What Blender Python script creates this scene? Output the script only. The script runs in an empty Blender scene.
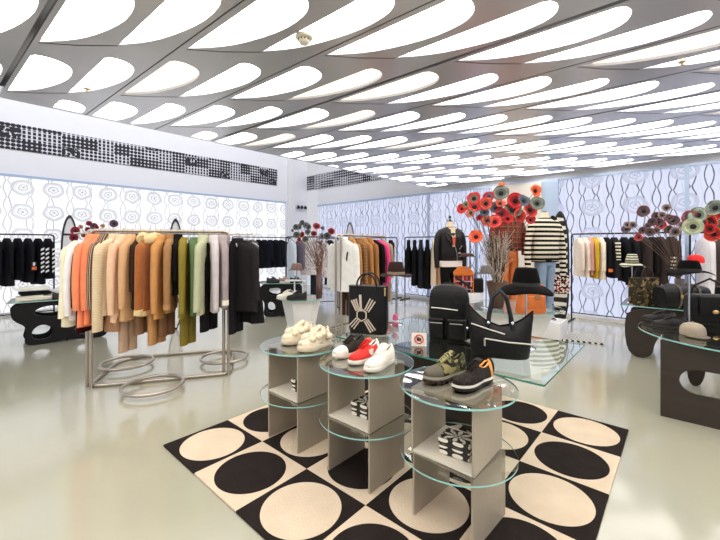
import bpy, math, random
from math import sin, cos, pi, sqrt, atan2, radians
from mathutils import Vector, Matrix
random.seed(7)
scene = bpy.context.scene
col = scene.collection

# ---------------------------------------------------------------- camera
F, CY, H = 367.5, 244.3, 1.5            # focal length in pixels, horizon row, eye height
cam_data = bpy.data.cameras.new('camera')
cam_data.sensor_width = 36.0
cam_data.lens = 36.0 * F / 720.0
cam_data.shift_y = (CY - 270.0) / 720.0
cam_data.clip_start = 0.05
cam = bpy.data.objects.new('camera', cam_data)
cam.location = (0, 0, H)
cam.rotation_euler = (pi / 2, 0, 0)
col.objects.link(cam)
scene.camera = cam

# ---------------------------------------------------------------- world, exposure
world = bpy.data.worlds.new('world')
scene.world = world
world.use_nodes = True
bgn = world.node_tree.nodes['Background']
bgn.inputs[0].default_value = (0.93, 0.94, 1.0, 1)
bgn.inputs[1].default_value = 0.55
CEIL_E = 4.0
WIN_L_E, WIN_R_E = 0.84, 0.82
def added_fill_light(name, a, b, z, w, watts, aim):
    """unseen fill lamp added above the ceiling raft to brighten the upper wall"""
    L = bpy.data.lights.new(name, 'AREA'); L.shape = 'RECTANGLE'
    L.size = (b - a).length; L.size_y = w; L.energy = watts; L.color = (.95, .96, 1.0)
    o = bpy.data.objects.new(name, L); col.objects.link(o)
    o.location = (a + b) / 2 + Vector((0, 0, z))
    x = (b - a).normalized(); zz = -Vector(aim).normalized(); y = zz.cross(x).normalized(); x = y.cross(zz)
    o.rotation_euler = Matrix((x, y, zz)).transposed().to_euler()
vs = scene.view_settings
vs.view_transform = 'Standard'
vs.look = 'None'
vs.exposure = 0.33
vs.gamma = 1.0
vs.use_curve_mapping = False
scene.cycles.max_bounces = 10
scene.cycles.transparent_max_bounces = 12
scene.cycles.caustics_reflective = False
scene.cycles.caustics_refractive = False
scene.cycles.use_denoising = True

# ---------------------------------------------------------------- measuring helpers
def P2(px, py, z=0.0):
    """the point at height z seen at a place of the photograph"""
    Y = F * (H - z) / (py - CY)
    return Vector(((px - 360) * Y / F, Y, z))

def PD(px, py, Y):
    return Vector(((px - 360) * Y / F, Y, H - (py - CY) * Y / F))

RY = 0.7234                               # the display grid (rug, stands, tables)
U = Vector((cos(RY), -sin(RY), 0)); V = Vector((sin(RY), cos(RY), 0))
RU = -RY                                  # rotation that takes local x to U and local y to V
WY = 0.7528                               # the two glazed walls
WD = Vector((sin(WY), cos(WY), 0))        # along the left wall, away from us
RD = Vector((cos(WY), -sin(WY), 0))       # along the right wall, to the right
WL0 = Vector((-7.03 - .438, 7.28 + .410, 0)); WR0 = Vector((4.34, 7.69, 0))
NL = RD; NR = -WD                         # inward normals
def WL(t, o=0, z=0): return WL0 + WD * t + NL * o + Vector((0, 0, z))
def WR(s, o=0, z=0): return WR0 + RD * s + NR * o + Vector((0, 0, z))
def t_at(px, o=0):
    r = (px - 360) / F; b = WL0 + NL * o
    return (r * b.y - b.x) / (WD.x - r * WD.y)
def s_at(px, o=0):
    r = (px - 360) / F; b = WR0 + NR * o
    return (r * b.y - b.x) / (RD.x - r * RD.y)

def lin(c):
    return tuple((v / 12.92 if v <= 0.04045 else ((v + 0.055) / 1.055) ** 2.4) for v in c)

# ---------------------------------------------------------------- materials
class X:
    """a value in a node tree, with arithmetic"""
    def __init__(s, nt, sock): s.nt, s.s = nt, sock
    def _m(s, op, *a):
        n = s.nt.nodes.new('ShaderNodeMath'); n.operation = op
        s.nt.links.new(s.s, n.inputs[0])
        for i, v in enumerate(a):
            if isinstance(v, X): s.nt.links.new(v.s, n.inputs[i + 1])
            else: n.inputs[i + 1].default_value = v
        return X(s.nt, n.outputs[0])
    def __add__(s, o): return s._m('ADD', o)
    def __sub__(s, o): return s._m('SUBTRACT', o)
    def __mul__(s, o): return s._m('MULTIPLY', o)
    def __truediv__(s, o): return s._m('DIVIDE', o)
    def lt(s, o): return s._m('LESS_THAN', o)
    def gt(s, o): return s._m('GREATER_THAN', o)
    def mx(s, o): return s._m('MAXIMUM', o)
    def mn(s, o): return s._m('MINIMUM', o)
    def pw(s, o): return s._m('POWER', o)
    def at2(s, o): return s._m('ARCTAN2', o)
    def pp(s, o): return s._m('PINGPONG', o)
    def sin(s): return s._m('SINE')
    def cos(s): return s._m('COSINE')
    def fr(s): return s._m('FRACT')
    def fl(s): return s._m('FLOOR')
    def ab(s): return s._m('ABSOLUTE')
    def sq(s): return s._m('SQRT')
    def md(s, o): return s._m('FLOORED_MODULO', o)

MATS = {}
def new_mat(name):
    m = bpy.data.materials.new(name); m.use_nodes = True
    nt = m.node_tree
    return m, nt, nt.nodes['Principled BSDF']

def coords(nt, which='Object'):
    tc = nt.nodes.new('ShaderNodeTexCoord')
    sp = nt.nodes.new('ShaderNodeSeparateXYZ')
    nt.links.new(tc.outputs[which], sp.inputs[0])
    return tc.outputs[which], X(nt, sp.outputs[0]), X(nt, sp.outputs[1]), X(nt, sp.outputs[2])

def noise(nt, vec, scale, detail=3, rough=0.5):
    n = nt.nodes.new('ShaderNodeTexNoise')
    n.inputs['Scale'].default_value = scale; n.inputs['Detail'].default_value = detail
    n.inputs['Roughness'].default_value = rough
    if vec is not None: nt.links.new(vec, n.inputs['Vector'])
    return X(nt, n.outputs['Fac'])

def mixc(nt, fac, a, b):
    n = nt.nodes.new('ShaderNodeMix'); n.data_type = 'RGBA'
    if isinstance(fac, X): nt.links.new(fac.s, n.inputs[0])
    else: n.inputs[0].default_value = fac
    for k, v in ((6, a), (7, b)):
        if isinstance(v, (tuple, list)): n.inputs[k].default_value = (*v, 1)
        else: nt.links.new(v, n.inputs[k])
    return n.outputs[2]

def bump(nt, bs, h, strength, dist=0.01):
    b = nt.nodes.new('ShaderNodeBump')
    b.inputs['Strength'].default_value = strength; b.inputs['Distance'].default_value = dist
    nt.links.new(h.s, b.inputs['Height']); nt.links.new(b.outputs[0], bs.inputs['Normal'])

def plain(name, c, rough=0.5, metal=0.0, spec=0.5, coat=0.0, var=0.0, vs_=20, bmp=0.0, bs_=200, sheen=0.0):
    if name in MATS: return MATS[name]
    m, nt, bs = new_mat(name)
    c = lin(c)
    bs.inputs['Base Color'].default_value = (*c, 1)
    bs.inputs['Roughness'].default_value = rough
    bs.inputs['Metallic'].default_value = metal
    bs.inputs['Specular IOR Level'].default_value = spec
    bs.inputs['Coat Weight'].default_value = coat
    if sheen: bs.inputs['Sheen Weight'].default_value = sheen
    if var or bmp:
        v, x, y, z = coords(nt)
        if var:
            n = noise(nt, v, vs_)
            nt.links.new(mixc(nt, n, tuple(q * (1 - var) for q in c), tuple(min(1, q * (1 + var)) for q in c)), bs.inputs['Base Color'])
        if bmp: bump(nt, bs, noise(nt, v, bs_, 2), bmp)
    MATS[name] = m
    return m

def cloth(c, rough=0.85, bmp=0.25):
    k = 'cloth_%02x%02x%02x' % tuple(int(q * 255) for q in c)
    g = sum(c) / 3
    if g > .3: c = tuple(min(.95, (q * .90 + g * .10) * 1.07) for q in c)
    else: c = tuple(q * .72 for q in c)
    return plain(k, c, rough, spec=0.12, var=0.13, vs_=14, bmp=bmp, bs_=350)

def leather(c, rough=0.38):
    k = 'leather_%02x%02x%02x' % tuple(int(q * 255) for q in c)
    return plain(k, tuple(q * .68 for q in c) if max(c) < .35 else c, rough, spec=0.3, var=0.15, vs_=25, bmp=0.3, bs_=120)

def striped(name, a, b, period, duty=0.5, axis=2, rough=0.85, off=0.0, wob=0.0):
    if name in MATS: return MATS[name]
    m, nt, bs = new_mat(name); v, *xyz = coords(nt)
    t = xyz[axis] + off
    if wob: t = t + noise(nt, v, 6) * wob
    f = (t / period).fr().lt(duty)
    nt.links.new(mixc(nt, f, lin(a), lin(b)), bs.inputs['Base Color'])
    bs.inputs['Roughness'].default_value = rough; bs.inputs['Specular IOR Level'].default_value = 0.2
    MATS[name] = m; return m

def ribbed(name, c, period=0.012, axis=2):
    if name in MATS: return MATS[name]
    m, nt, bs = new_mat(name); v, *xyz = coords(nt)
    f = (xyz[axis] * (2 * pi / period)).sin() * 0.5 + 0.5
    c = lin(c)
    nt.links.new(mixc(nt, f, tuple(q * 0.84 for q in c), c), bs.inputs['Base Color'])
    bs.inputs['Roughness'].default_value = 0.9; bs.inputs['Specular IOR Level'].default_value = 0.15
    bump(nt, bs, f, 0.6, 0.006); MATS[name] = m; return m

def tartan(name, base, dark, light, p=0.06):
    if name in MATS: return MATS[name]
    m, nt, bs = new_mat(name); v, x, y, z = coords(nt)
    h = x + y
    a = (h / p).fr().lt(0.45) * 0.5 + (z / p).fr().lt(0.45) * 0.5
    cc = mixc(nt, a, lin(base), lin(dark))
    l = ((h / p + 0.6).fr().lt(0.1)).mx((z / p + 0.6).fr().lt(0.1))
    nt.links.new(mixc(nt, l * 0.7, cc, lin(light)), bs.inputs['Base Color'])
    bs.inputs['Roughness'].default_value = 0.9; MATS[name] = m; return m

def blotch(name, cols, scale=14, rough=0.8):
    if name in MATS: return MATS[name]
    m, nt, bs = new_mat(name); v, x, y, z = coords(nt)
    cc = lin(cols[0])
    for i, c in enumerate(cols[1:]):
        mp = nt.nodes.new('ShaderNodeMapping'); mp.inputs['Location'].default_value = (3.1 * i, 1.7 * i, 5.3 * i)
        nt.links.new(v, mp.inputs[0])
        f = noise(nt, mp.outputs[0], scale, 1).gt(0.53)
        cc = mixc(nt, f, cc, lin(c))
    nt.links.new(cc, bs.inputs['Base Color']); bs.inputs['Roughness'].default_value = rough
    bs.inputs['Specular IOR Level'].default_value = 0.25
    MATS[name] = m; return m

def emit(name, c, e):
    if name in MATS: return MATS[name]
    m, nt, bs = new_mat(name)
    bs.inputs['Base Color'].default_value = (0.8, 0.8, 0.8, 1)
    bs.inputs['Emission Color'].default_value = (*c, 1)
    bs.inputs['Emission Strength'].default_value = e
    MATS[name] = m; return m

def glass_mat(name, tint, refl=0.05, edge=False):
    """thin display glass: transparent with a fresnel mirror"""
    m, nt, bs = new_mat(name); nt.nodes.remove(bs)
    out = [n for n in nt.nodes if n.type == 'OUTPUT_MATERIAL'][0]
    tr = nt.nodes.new('ShaderNodeBsdfTransparent'); tr.inputs[0].default_value = (*tint, 1)
    gl = nt.nodes.new('ShaderNodeBsdfGlossy'); gl.inputs['Roughness'].default_value = 0.01
    gl.inputs[0].default_value = (0.95, 1, 0.98, 1)
    fr = nt.nodes.new('ShaderNodeFresnel'); fr.inputs[0].default_value = 1.5
    f = X(nt, fr.outputs[0]) * 1.2 + refl
    mx = nt.nodes.new('ShaderNodeMixShader')
    nt.links.new(f.s, mx.inputs[0]); nt.links.new(tr.outputs[0], mx.inputs[1]); nt.links.new(gl.outputs[0], mx.inputs[2])
    nt.links.new(mx.outputs[0], out.inputs[0]); MATS[name] = m; return m

# ---------------------------------------------------------------- mesh helper
class MB:
    def __init__(s): s.v, s.f, s.sm, s.mi = [], [], [], []
    def add(s, vs, fs, smooth=False, mi=0, M=None):
        b = len(s.v)
        s.v += [tuple(M @ Vector(q)) if M is not None else tuple(q) for q in vs]
        for f in fs:
            s.f.append([b + i for i in f]); s.sm.append(smooth); s.mi.append(mi)
        return s
    def box(s, c, d, M=None, mi=0):
        x, y, z = c; a, b, e = d[0] / 2, d[1] / 2, d[2] / 2
        vs = [(x + i * a, y + j * b, z + k * e) for k in (-1, 1) for j in (-1, 1) for i in (-1, 1)]
        return s.add(vs, [(0, 2, 3, 1), (4, 5, 7, 6), (0, 1, 5, 4), (2, 6, 7, 3), (0, 4, 6, 2), (1, 3, 7, 5)], False, mi, M)
    def loft(s, rings, cap0=True, cap1=True, smooth=True, M=None, mi=0, closed=True):
        n = len(rings[0]); vs = [p for r in rings for p in r]; fs = []
        for i in range(len(rings) - 1):
            for j in range(n if closed else n - 1):
                k = (j + 1) % n
                fs.append((i * n + j, i * n + k, (i + 1) * n + k, (i + 1) * n + j))
        s.add(vs, fs, smooth, mi, M)
        if cap0: s.add(rings[0], [tuple(reversed(range(n)))], False, mi, M)
        if cap1: s.add(rings[-1], [tuple(range(n))], False, mi, M)
        return s
    def tube(s, pts, r, n=10, M=None, mi=0, cyc=False):
        pts = [Vector(p) for p in pts]; rings = []
        m = len(pts); up = Vector((0.13, 0.31, 0.94))
        prev = None
        for i, p in enumerate(pts):
            if cyc: d = pts[(i + 1) % m] - pts[i - 1]
            else: d = pts[min(i + 1, m - 1)] - pts[max(i - 1, 0)]
            d.normalize()
            a = prev if prev is not None else (up if abs(d.dot(up)) < 0.95 else Vector((1, 0, 0)))
            a = (a - d * a.dot(d)).normalized(); b = d.cross(a); prev = a
            rr = r[i] if isinstance(r, (list, tuple)) else r
            rings.append([p + (a * cos(2 * pi * k / n) + b * sin(2 * pi * k / n)) * rr for k in range(n)])
        if cyc: rings.append(rings[0])
        return s.loft(rings, not cyc, not cyc, True, M, mi)
    def lathe(s, prof, n=32, M=None, mi=0, wob=None, cap0=False, cap1=False):
        rings = []
        for r, z in prof:
            ring = []
            for k in range(n):
                a = 2 * pi * k / n
                rr, zz = (r, z) if wob is None else wob(r, z, a)
                ring.append((rr * cos(a), rr * sin(a), zz))
            rings.append(ring)
        return s.loft(rings, cap0, cap1, True, M, mi)
    def prism(s, poly, z0, z1, M=None, mi=0):
        n = len(poly)
        lo = [(x, y, z0) for x, y in poly]; hi = [(x, y, z1) for x, y in poly]
        s.add(lo + hi, [(i, (i + 1) % n, n + (i + 1) % n, n + i) for i in range(n)], False, mi, M)
        s.add(lo, [tuple(reversed(range(n)))], False, mi, M); s.add(hi, [tuple(range(n))], False, mi, M)
        return s
    def rbox(s, c, d, r=0.02, M=None, mi=0, n=4, taper=1.0):
        x, y, z = c; a, b, e = d[0] / 2, d[1] / 2, d[2] / 2
        r = min(r, a * .95, b * .95, e * .95)
        def ring(ins, zz, sc):
            out = []; aa, bb, rr = (a - ins) * sc, (b - ins) * sc, max(r - ins, r * 0.15)
            for cx, cy_, a0 in ((aa - rr, bb - rr, 0), (-aa + rr, bb - rr, pi / 2), (-aa + rr, -bb + rr, pi), (aa - rr, -bb + rr, 1.5 * pi)):
                for k in range(n + 1):
                    t = a0 + pi / 2 * k / n
                    out.append((x + cx + rr * cos(t), y + cy_ + rr * sin(t), zz))
            return out
        rings = []
        for k in range(n + 1):
            t = pi / 2 * k / n; rings.append(ring(r * (1 - sin(t)), z - e + r * (1 - cos(t)), 1))
        for k in range(n + 1):
            t = pi / 2 * k / n; rings.append(ring(r * (1 - cos(t)), z + e - r * (1 - sin(t)), taper))
        return s.loft(rings, True, True, True, M, mi)
    def ball(s, c, r, n=12, M=None, mi=0):
        c = Vector(c); r = Vector(r) if not isinstance(r, (int, float)) else Vector((r, r, r))
        rings = []
        for i in range(n // 2 + 1):
            t = -pi / 2 + pi * i / (n // 2); q = max(cos(t), 0.02)
            rings.append([(c.x + r.x * q * cos(2 * pi * k / n), c.y + r.y * q * sin(2 * pi * k / n), c.z + r.z * sin(t)) for k in range(n)])
        return s.loft(rings, True, True, True, M, mi)
    def build(s, name, mats, parent=None, loc=None, rz=None, **props):
        me = bpy.data.meshes.new(name); me.from_pydata(s.v, [], s.f)
        me.polygons.foreach_set('use_smooth', s.sm); me.polygons.foreach_set('material_index', s.mi)
        for m in (mats if isinstance(mats, (list, tuple)) else [mats]): me.materials.append(m)
        me.update()
        return link(name, me, parent, loc, rz, **props)

def link(name, me, parent=None, loc=None, rz=None, **props):
    o = bpy.data.objects.new(name, me); col.objects.link(o)
    if parent is not None: o.parent = parent
    if loc is not None: o.location = loc
    if rz is not None: o.rotation_euler = (0, 0, rz)
    for k, v in props.items(): o[k] = v
    return o

def thing(name, label, cat, loc=(0, 0, 0), rz=0, group=None):
    o = bpy.data.objects.new(name, None); col.objects.link(o)
    o.empty_display_size = 0.1
    o.location = loc; o.rotation_euler = (0, 0, rz); o['label'] = label; o['category'] = cat
    if group: o['group'] = group
    return o

def tag(o, label, cat, group=None):
    o['label'] = label; o['category'] = cat
    if group: o['group'] = group
    return o

def structure(o): o['kind'] = 'structure'; return o

KIDS = {}
def dup(root, loc, rz=None, label=None, group=None, swap=None, rot=None):
    """a copy of a thing with copies of its parts and sub-parts"""
    def cp(o, parent):
        c = o.copy(); col.objects.link(c)
        if parent is not None: c.parent = parent
        if swap and c.data is not None:
            c.data = c.data.copy()
            for i, mm in enumerate(c.data.materials):
                if mm and mm.name in swap: c.data.materials[i] = swap[mm.name]
        for ch in o.children: cp(ch, c)
        return c
    r = cp(root, None); r.location = loc
    if rz is not None: r.rotation_euler = (0, 0, rz)
    if rot is not None: r.rotation_euler = rot
    if label: r['label'] = label
    if group: r['group'] = group
    return r

def plate(name, outer, holes, thick, m, parent=None, M=None, res=None, **props):
    """flat board with holes: outlines in local xy, thickness along z, then M"""
    cu = bpy.data.curves.new(name, 'CURVE'); cu.dimensions = '2D'; cu.fill_mode = 'BOTH'; cu.extrude = thick / 2
    for poly in [outer] + holes:
        sp = cu.splines.new('POLY'); sp.points.add(len(poly) - 1)
        for p, q in zip(sp.points, poly): p.co = (q[0], q[1], 0, 1)
        sp.use_cyclic_u = True
    ob = bpy.data.objects.new(name + '_tmp', cu); col.objects.link(ob)
    bpy.context.view_layer.update()
    me = bpy.data.meshes.new_from_object(ob.evaluated_get(bpy.context.evaluated_depsgraph_get()))
    bpy.data.objects.remove(ob); bpy.data.curves.remove(cu)
    if M is not None: me.transform(M)
    me.materials.clear(); me.materials.append(m); me.name = name
    return link(name, me, parent, **props)

def ell(cx, cy, a, b, n=40, rot=0.0):
    out = []
    for k in range(n):
        t = 2 * pi * k / n; x, y = a * cos(t), b * sin(t)
        out.append((cx + x * cos(rot) - y * sin(rot), cy + x * sin(rot) + y * cos(rot)))
    return out

def smooth_poly(pts, it=3):
    for _ in range(it):
        q = []
        for i, p in enumerate(pts):
            r = pts[(i + 1) % len(pts)]
            q.append((p[0] * .75 + r[0] * .25, p[1] * .75 + r[1] * .25)); q.append((p[0] * .25 + r[0] * .75, p[1] * .25 + r[1] * .75))
        pts = q
    return pts

UP = Matrix(((1, 0, 0, 0), (0, 0, -1, 0), (0, 1, 0, 0), (0, 0, 0, 1)))   # local xy outline -> standing in xz
def frame(o, xd, yd=None):
    """matrix with origin o, x along xd, z up"""
    xd = Vector(xd).normalized(); z = Vector((0, 0, 1)); yd = z.cross(xd)
    M = Matrix.Identity(4)
    for i in range(3): M[i][0], M[i][1], M[i][2], M[i][3] = xd[i], yd[i], z[i], o[i]
    return M

def clip(poly, a, n):
    """keep the side of the line through a with (p-a).n >= 0"""
    out = []
    for i, p in enumerate(poly):
        q = poly[(i + 1) % len(poly)]
        dp = (p[0] - a[0]) * n[0] + (p[1] - a[1]) * n[1]; dq = (q[0] - a[0]) * n[0] + (q[1] - a[1]) * n[1]
        if dp >= 0: out.append(p)
        if dp * dq < 0:
            t = dp / (dp - dq); out.append((p[0] + (q[0] - p[0]) * t, p[1] + (q[1] - p[1]) * t))
    return out
def clip_convex(poly, region, inset=0.0):
    for i, a in enumerate(region):
        b = region[(i + 1) % len(region)]
        ex, ey = b[0] - a[0], b[1] - a[1]; L = sqrt(ex * ex + ey * ey)
        n = (ey / L, -ex / L)                     # region runs clockwise
        poly = clip(poly, (a[0] + n[0] * inset, a[1] + n[1] * inset), n)
        if len(poly) < 3: return []
    return poly
def area(p): return abs(sum(p[i][0] * p[(i + 1) % len(p)][1] - p[(i + 1) % len(p)][0] * p[i][1] for i in range(len(p)))) / 2
# ================================================================ STRUCTURE
# ---- floor: polished pale resin
mf, nt, bs = new_mat('resin_floor')
v, x, y, z = coords(nt)
n1 = noise(nt, v, 0.7, 6, 0.6); n2 = noise(nt, v, 5, 5, 0.6)
cc = mixc(nt, n1, lin((0.63, 0.65, 0.61)), lin((0.76, 0.72, 0.60)))
cc = mixc(nt, n2 * 0.5, cc, lin((0.66, 0.66, 0.60)))
nt.links.new(cc, bs.inputs['Base Color'])
rr = n2 * 0.09 + 0.08
nt.links.new(rr.s, bs.inputs['Roughness'])
bs.inputs['Specular IOR Level'].default_value = 0.75
bs.inputs['Coat Weight'].default_value = 0.5; bs.inputs['Coat Roughness'].default_value = 0.12
bump(nt, bs, n1, 0.04, 0.03)
TC = None
def meet():
    d = WR0 - WL0; det = WD.x * -RD.y + RD.x * WD.y
    return (d.x * -RD.y + RD.x * d.y) / det
TC = meet(); corner = WL(TC)
room = [WL(-14), corner, WR(9.5), Vector((6, -4, 0)), Vector((-10, -4, 0))]
mb = MB(); mb.prism([(p.x, p.y) for p in reversed(room)], -0.1, 0.0)
structure(mb.build('floor', mf))

m_wall = plain('white_wall_paint', (0.93, 0.93, 0.95), 0.6, var=0.03, vs_=3)
m_beige = plain('warm_white_paint', (0.88, 0.85, 0.82), 0.6, var=0.02, vs_=3)
m_trim = plain('pale_metal_trim', (0.70, 0.77, 0.87), 0.3, metal=0.2)
m_white = plain('white_gloss', (0.92, 0.92, 0.93), 0.3)

def wall_box(name, a, b, nrm, z0, z1, th, m, back=True):
    """board from a to b (ground points) with the given inward normal; thickness goes behind"""
    d = (b - a).normalized(); L = (b - a).length
    mb = MB(); M = frame(a, d)
    side = 1 if (M.to_3x3() @ Vector((0, 1, 0))).dot(nrm) > 0 else -1
    mb.box((L / 2, -side * th / 2, (z0 + z1) / 2), (L, th, z1 - z0))
    o = mb.build(name, m); o.matrix_world = M
    return structure(o)

HC = 3.0; TOPZ = 4.7; CT = 2.88; CTL = 2.96; T1 = t_at(285)
# left: glazed strip below, plain wall above with its printed frieze
wall_box('wall_left', WL(-14), WL(TC), NL, CTL, TOPZ, 0.12, m_wall)
wall_box('wall_left', WL(T1), WL(TC), NL, 0, CTL, 0.12, m_wall)
wall_box('wall_right', WR(-8.0), WR(9.5), NR, CT, TOPZ, 0.12, m_wall)
pil = wall_box('trim_1', WL(t_at(289, .12), .12), WL(t_at(295.5, .12), .12), NL, 0, TOPZ, 0.12, m_white)
# beige panel and pale strip on the right wall
wall_box('wall_right', WR(s_at(492, .16), .16), WR(s_at(541, .16), .16), NR, 0, CT - .03, 0.12, m_beige)
wall_box('wall_right', WR(s_at(541, .10), .10), WR(s_at(558, .10), .10), NR, 0, CT, 0.06, m_trim)

# ---- printed, backlit curtains
def curtain_mat(name, e, bgc, inkc, cx, cz, chain, ring, offx=0.0, offz=0.0, amp=.075, chp=.35):
    m, nt, bs = new_mat(name); nt.nodes.remove(bs)
    v, x, y, z = coords(nt)
    wob = noise(nt, v, 2.2, 2); wob2 = noise(nt, v, 7, 2)
    xs = x + (wob - .5) * .12; zs = z + (wob2 - .5) * .06
    # medallions: concentric hand-drawn rings on a grid
    ux = ((xs + offx) / cx).fr() - .5; uz = ((zs + offz) / cz).fr() - .5
    px, pz = ux * cx, uz * (cz * 1.12)
    r = (px * px + pz * pz).sq()
    th = pz.at2(px)
    rw = r + (th * 5).sin() * .006
    rg = ((rw - .165).ab().lt(.026)) * .55
    rg = rg.mx(((rw - .125).ab().lt(.006)) * .5).mx(((rw - .075).ab().lt(.012)) * .7).mx(rw.lt(.022) * .9)
    rg = rg.mx((rw.lt(.06)) * ((th * 4 + r * 90).sin().gt(.5)) * .5)
    inside = r.lt(.19)
    # chains of drawn-out loops
    ph = z * (2 * pi / .76) + wob * 2.5
    w = (ph.sin().ab()) * amp + .012
    cxx = (((x + (wob - .5) * .07 + .11) / chp).fr() - .5) * chp
    ch = ((cxx.ab() - w).ab().lt((wob2 * .013 + .0025)))
    ch = ch.mx(((cxx + (z * 9 + wob * 5).sin() * .02 + .10).ab().lt(.002)) * .5)
    ink = (rg * ring).mx(ch * (inside * -.65 + 1) * chain)
    ink = ink * (noise(nt, v, 1.1, 2) * .9 + .45)
    ink = ink.mn(1.0)
    em = nt.nodes.new('ShaderNodeEmission'); em.inputs[1].default_value = e
    nt.links.new(mixc(nt, ink, bgc, inkc), em.inputs[0])
    out = [n for n in nt.nodes if n.type == 'OUTPUT_MATERIAL'][0]
    df = nt.nodes.new('ShaderNodeBsdfDiffuse'); df.inputs[0].default_value = (.12, .12, .13, 1)
    ad = nt.nodes.new('ShaderNodeAddShader')
    nt.links.new(em.outputs[0], ad.inputs[0]); nt.links.new(df.outputs[0], ad.inputs[1])
    nt.links.new(ad.outputs[0], out.inputs[0])
    return m
mc_l = curtain_mat('printed_curtain_pale', WIN_L_E, (.96, .97, 1.0), (.10, .10, .15), .52, .52, .65, .85, offz=.14, amp=.05)
mc_r = curtain_mat('printed_curtain_blue', WIN_R_E, (.63, .675, .87), (.012, .012, .025), .70, .56, 1.0, .50, offx=.41, offz=.28, amp=.05, chp=.235)

def curtain(name, a, b, nrm, m, zt=CT):
    d = (b - a).normalized(); L = (b - a).length; M = frame(a, d)
    nx = max(8, int(L / .04)); vs_, fs = [], []
    for k, zz in enumerate((.07, zt)):
        for i in range(nx + 1):
            xx = L * i / nx
            vs_.append((xx, .012 * sin(xx * 21) + .008 * sin(xx * 47), zz))
    for i in range(nx): fs.append((i, i + 1, nx + 1 + i + 1, nx + 1 + i))
    mb = MB(); mb.add(vs_, fs, True)
    o = mb.build(name, m); o.matrix_world = M; return structure(o)
curtain('window_1', WL(-14), WL(T1), NL, mc_l, CTL)
curtain('window_2', WR(-8.0), WR(-1.05), NR, mc_r)
curtain('window_3', WR(-.2), WR(9.5), NR, mc_r)
curtain('window_4', WR(-1.05), WR(-.2), NR, mc_r)
# pale sills, heads and uprights of the glazing
for nm, a, b, n_ in (('baseboard_left', WL(-14, .1), WL(T1, .1), NL), ('baseboard_right', WR(-8, .1), WR(9.5, .1), NR)):
    wall_box(nm, a, b, n_, 0, .07, .16, m_white)
wall_box('trim_2', WL(-14, .05), WL(T1, .05), NL, CTL - .03, CTL + .02, .1, m_trim)
wall_box('trim_3', WR(-8, .05), WR(9.5, .05), NR, CT - .03, CT + .02, .1, m_trim)
for i, px in enumerate((687, 476, 428)):
    s = s_at(px, .06)
    wall_box('trim_%d' % (4 + i), WR(s - .03, .06), WR(s + .03, .06), NR, 0, CT, .06, m_trim)
# frieze: black printed blocks on the white upper wall
m_fr, nt, bs = new_mat('frieze_print')
v, x, y, z = coords(nt)
bx_, bz_ = (x / .34).fl(), (z / .249).fl()
wn = nt.nodes.new('ShaderNodeTexWhiteNoise'); wn.noise_dimensions = '2D'
cb = nt.nodes.new('ShaderNodeCombineXYZ'); nt.links.new(bx_.s, cb.inputs[0]); nt.links.new(bz_.s, cb.inputs[1]); nt.links.new(cb.outputs[0], wn.inputs['Vector'])
rb = X(nt, wn.outputs['Value'])
dx = (x / .085).fr() - .5; dz = (z / .083).fr() - .5
dots = (dx * dx + dz * dz).sq().lt(rb * .22 + .40)
bars = dx.ab().lt(.3) * ((z / .083 + .5).fr().gt(.2))
sel = rb.gt(.62)
ink = (dots * (sel * -1 + 1)).mx(bars * sel).mx(rb.gt(.9) * (noise(nt, v, 22, 1).gt(.42)))
nt.links.new(mixc(nt, ink, lin((.86, .86, .89)), lin((.13, .12, .16))), bs.inputs['Base Color'])
bs.inputs['Roughness'].default_value = .7
def frieze(name, a, b, nrm, z0, z1):
    d = (b - a).normalized(); M = frame(a, d); L = (b - a).length
    side = 1 if (M.to_3x3() @ Vector((0, 1, 0))).dot(nrm) > 0 else -1
    mb = MB(); mb.box((L / 2, side * .01, (z0 + z1) / 2), (L, .02, z1 - z0))
    o = mb.build(name, m_fr); o.matrix_world = M; return structure(o)
frieze('trim_7', WL(-14, .002), WL(t_at(277), .002), NL, 3.51, 4.06)
frieze('trim_8', WR(s_at(303), .002), WR(-.4, .002), NR, 3.47, 4.0)

# ---- ceiling: brushed metal sheets with teardrop openings, lamps behind
YC = .682
dC = Vector((-cos(YC), sin(YC))); nC = Vector((sin(YC), cos(YC)))
def cw(d, n): q = dC * d + nC * n; return (q.x, q.y)
A = P2(0, 97.5, HC)
dirL = Vector((sin(.743), cos(.743), 0))
# corner of the ceiling raft: left border meets the right wall
b0 = WR(0, .10)
det = dirL.x * -RD.y + RD.x * dirL.y
dA = b0 - A
tt = (dA.x * -RD.y + RD.x * dA.y) / det
Cc = A + dirL * tt
La = A - dirL * 4.0
Rb = WR(7.5, .10)
region = [(La.x, La.y), (Cc.x, Cc.y), (Rb.x, Rb.y), (6.0, -2.0), (-4.0, -2.0)]
m_ceil, nt, bs = new_mat('brushed_ceiling_metal')
v, x, y, z = coords(nt)
n1 = noise(nt, v, 1.3, 2)
nt.links.new(mixc(nt, n1, lin((.74, .74, .76)), lin((.86, .86, .89))), bs.inputs['Base Color'])
bs.inputs['Metallic'].default_value = .60; bs.inputs['Roughness'].default_value = .27
m_dark = plain('black_gap', (.06, .055, .06), .7)
m_seam = plain('dark_seam', (.25, .24, .25), .6)
m_lamp = emit('ceiling_lamp_glow', (1.0, .955, .90), CEIL_E)
m_lamp_dim = emit('ceiling_lamp_dim', (1.0, .90, .76), .80)
m_rim = plain('cream_lamp_rim', (.93, .87, .74), .5)
hc = HC - H
N0, DN1, DN2, DD1, DD2, D0, DROW = [q * hc for q in (.4108, .2566, .2357, .2709, .2368, 2.373, .9226)]
PW = DN1 + DN2
tear = [(0, 0), (.713, 0), (.742, .015), (.758, .05), (.760, .085), (.745, .135), (.71, .17), (.651, .193), (.53, .203), (.38, .180), (.22, .132), (.10, .070)]
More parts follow.
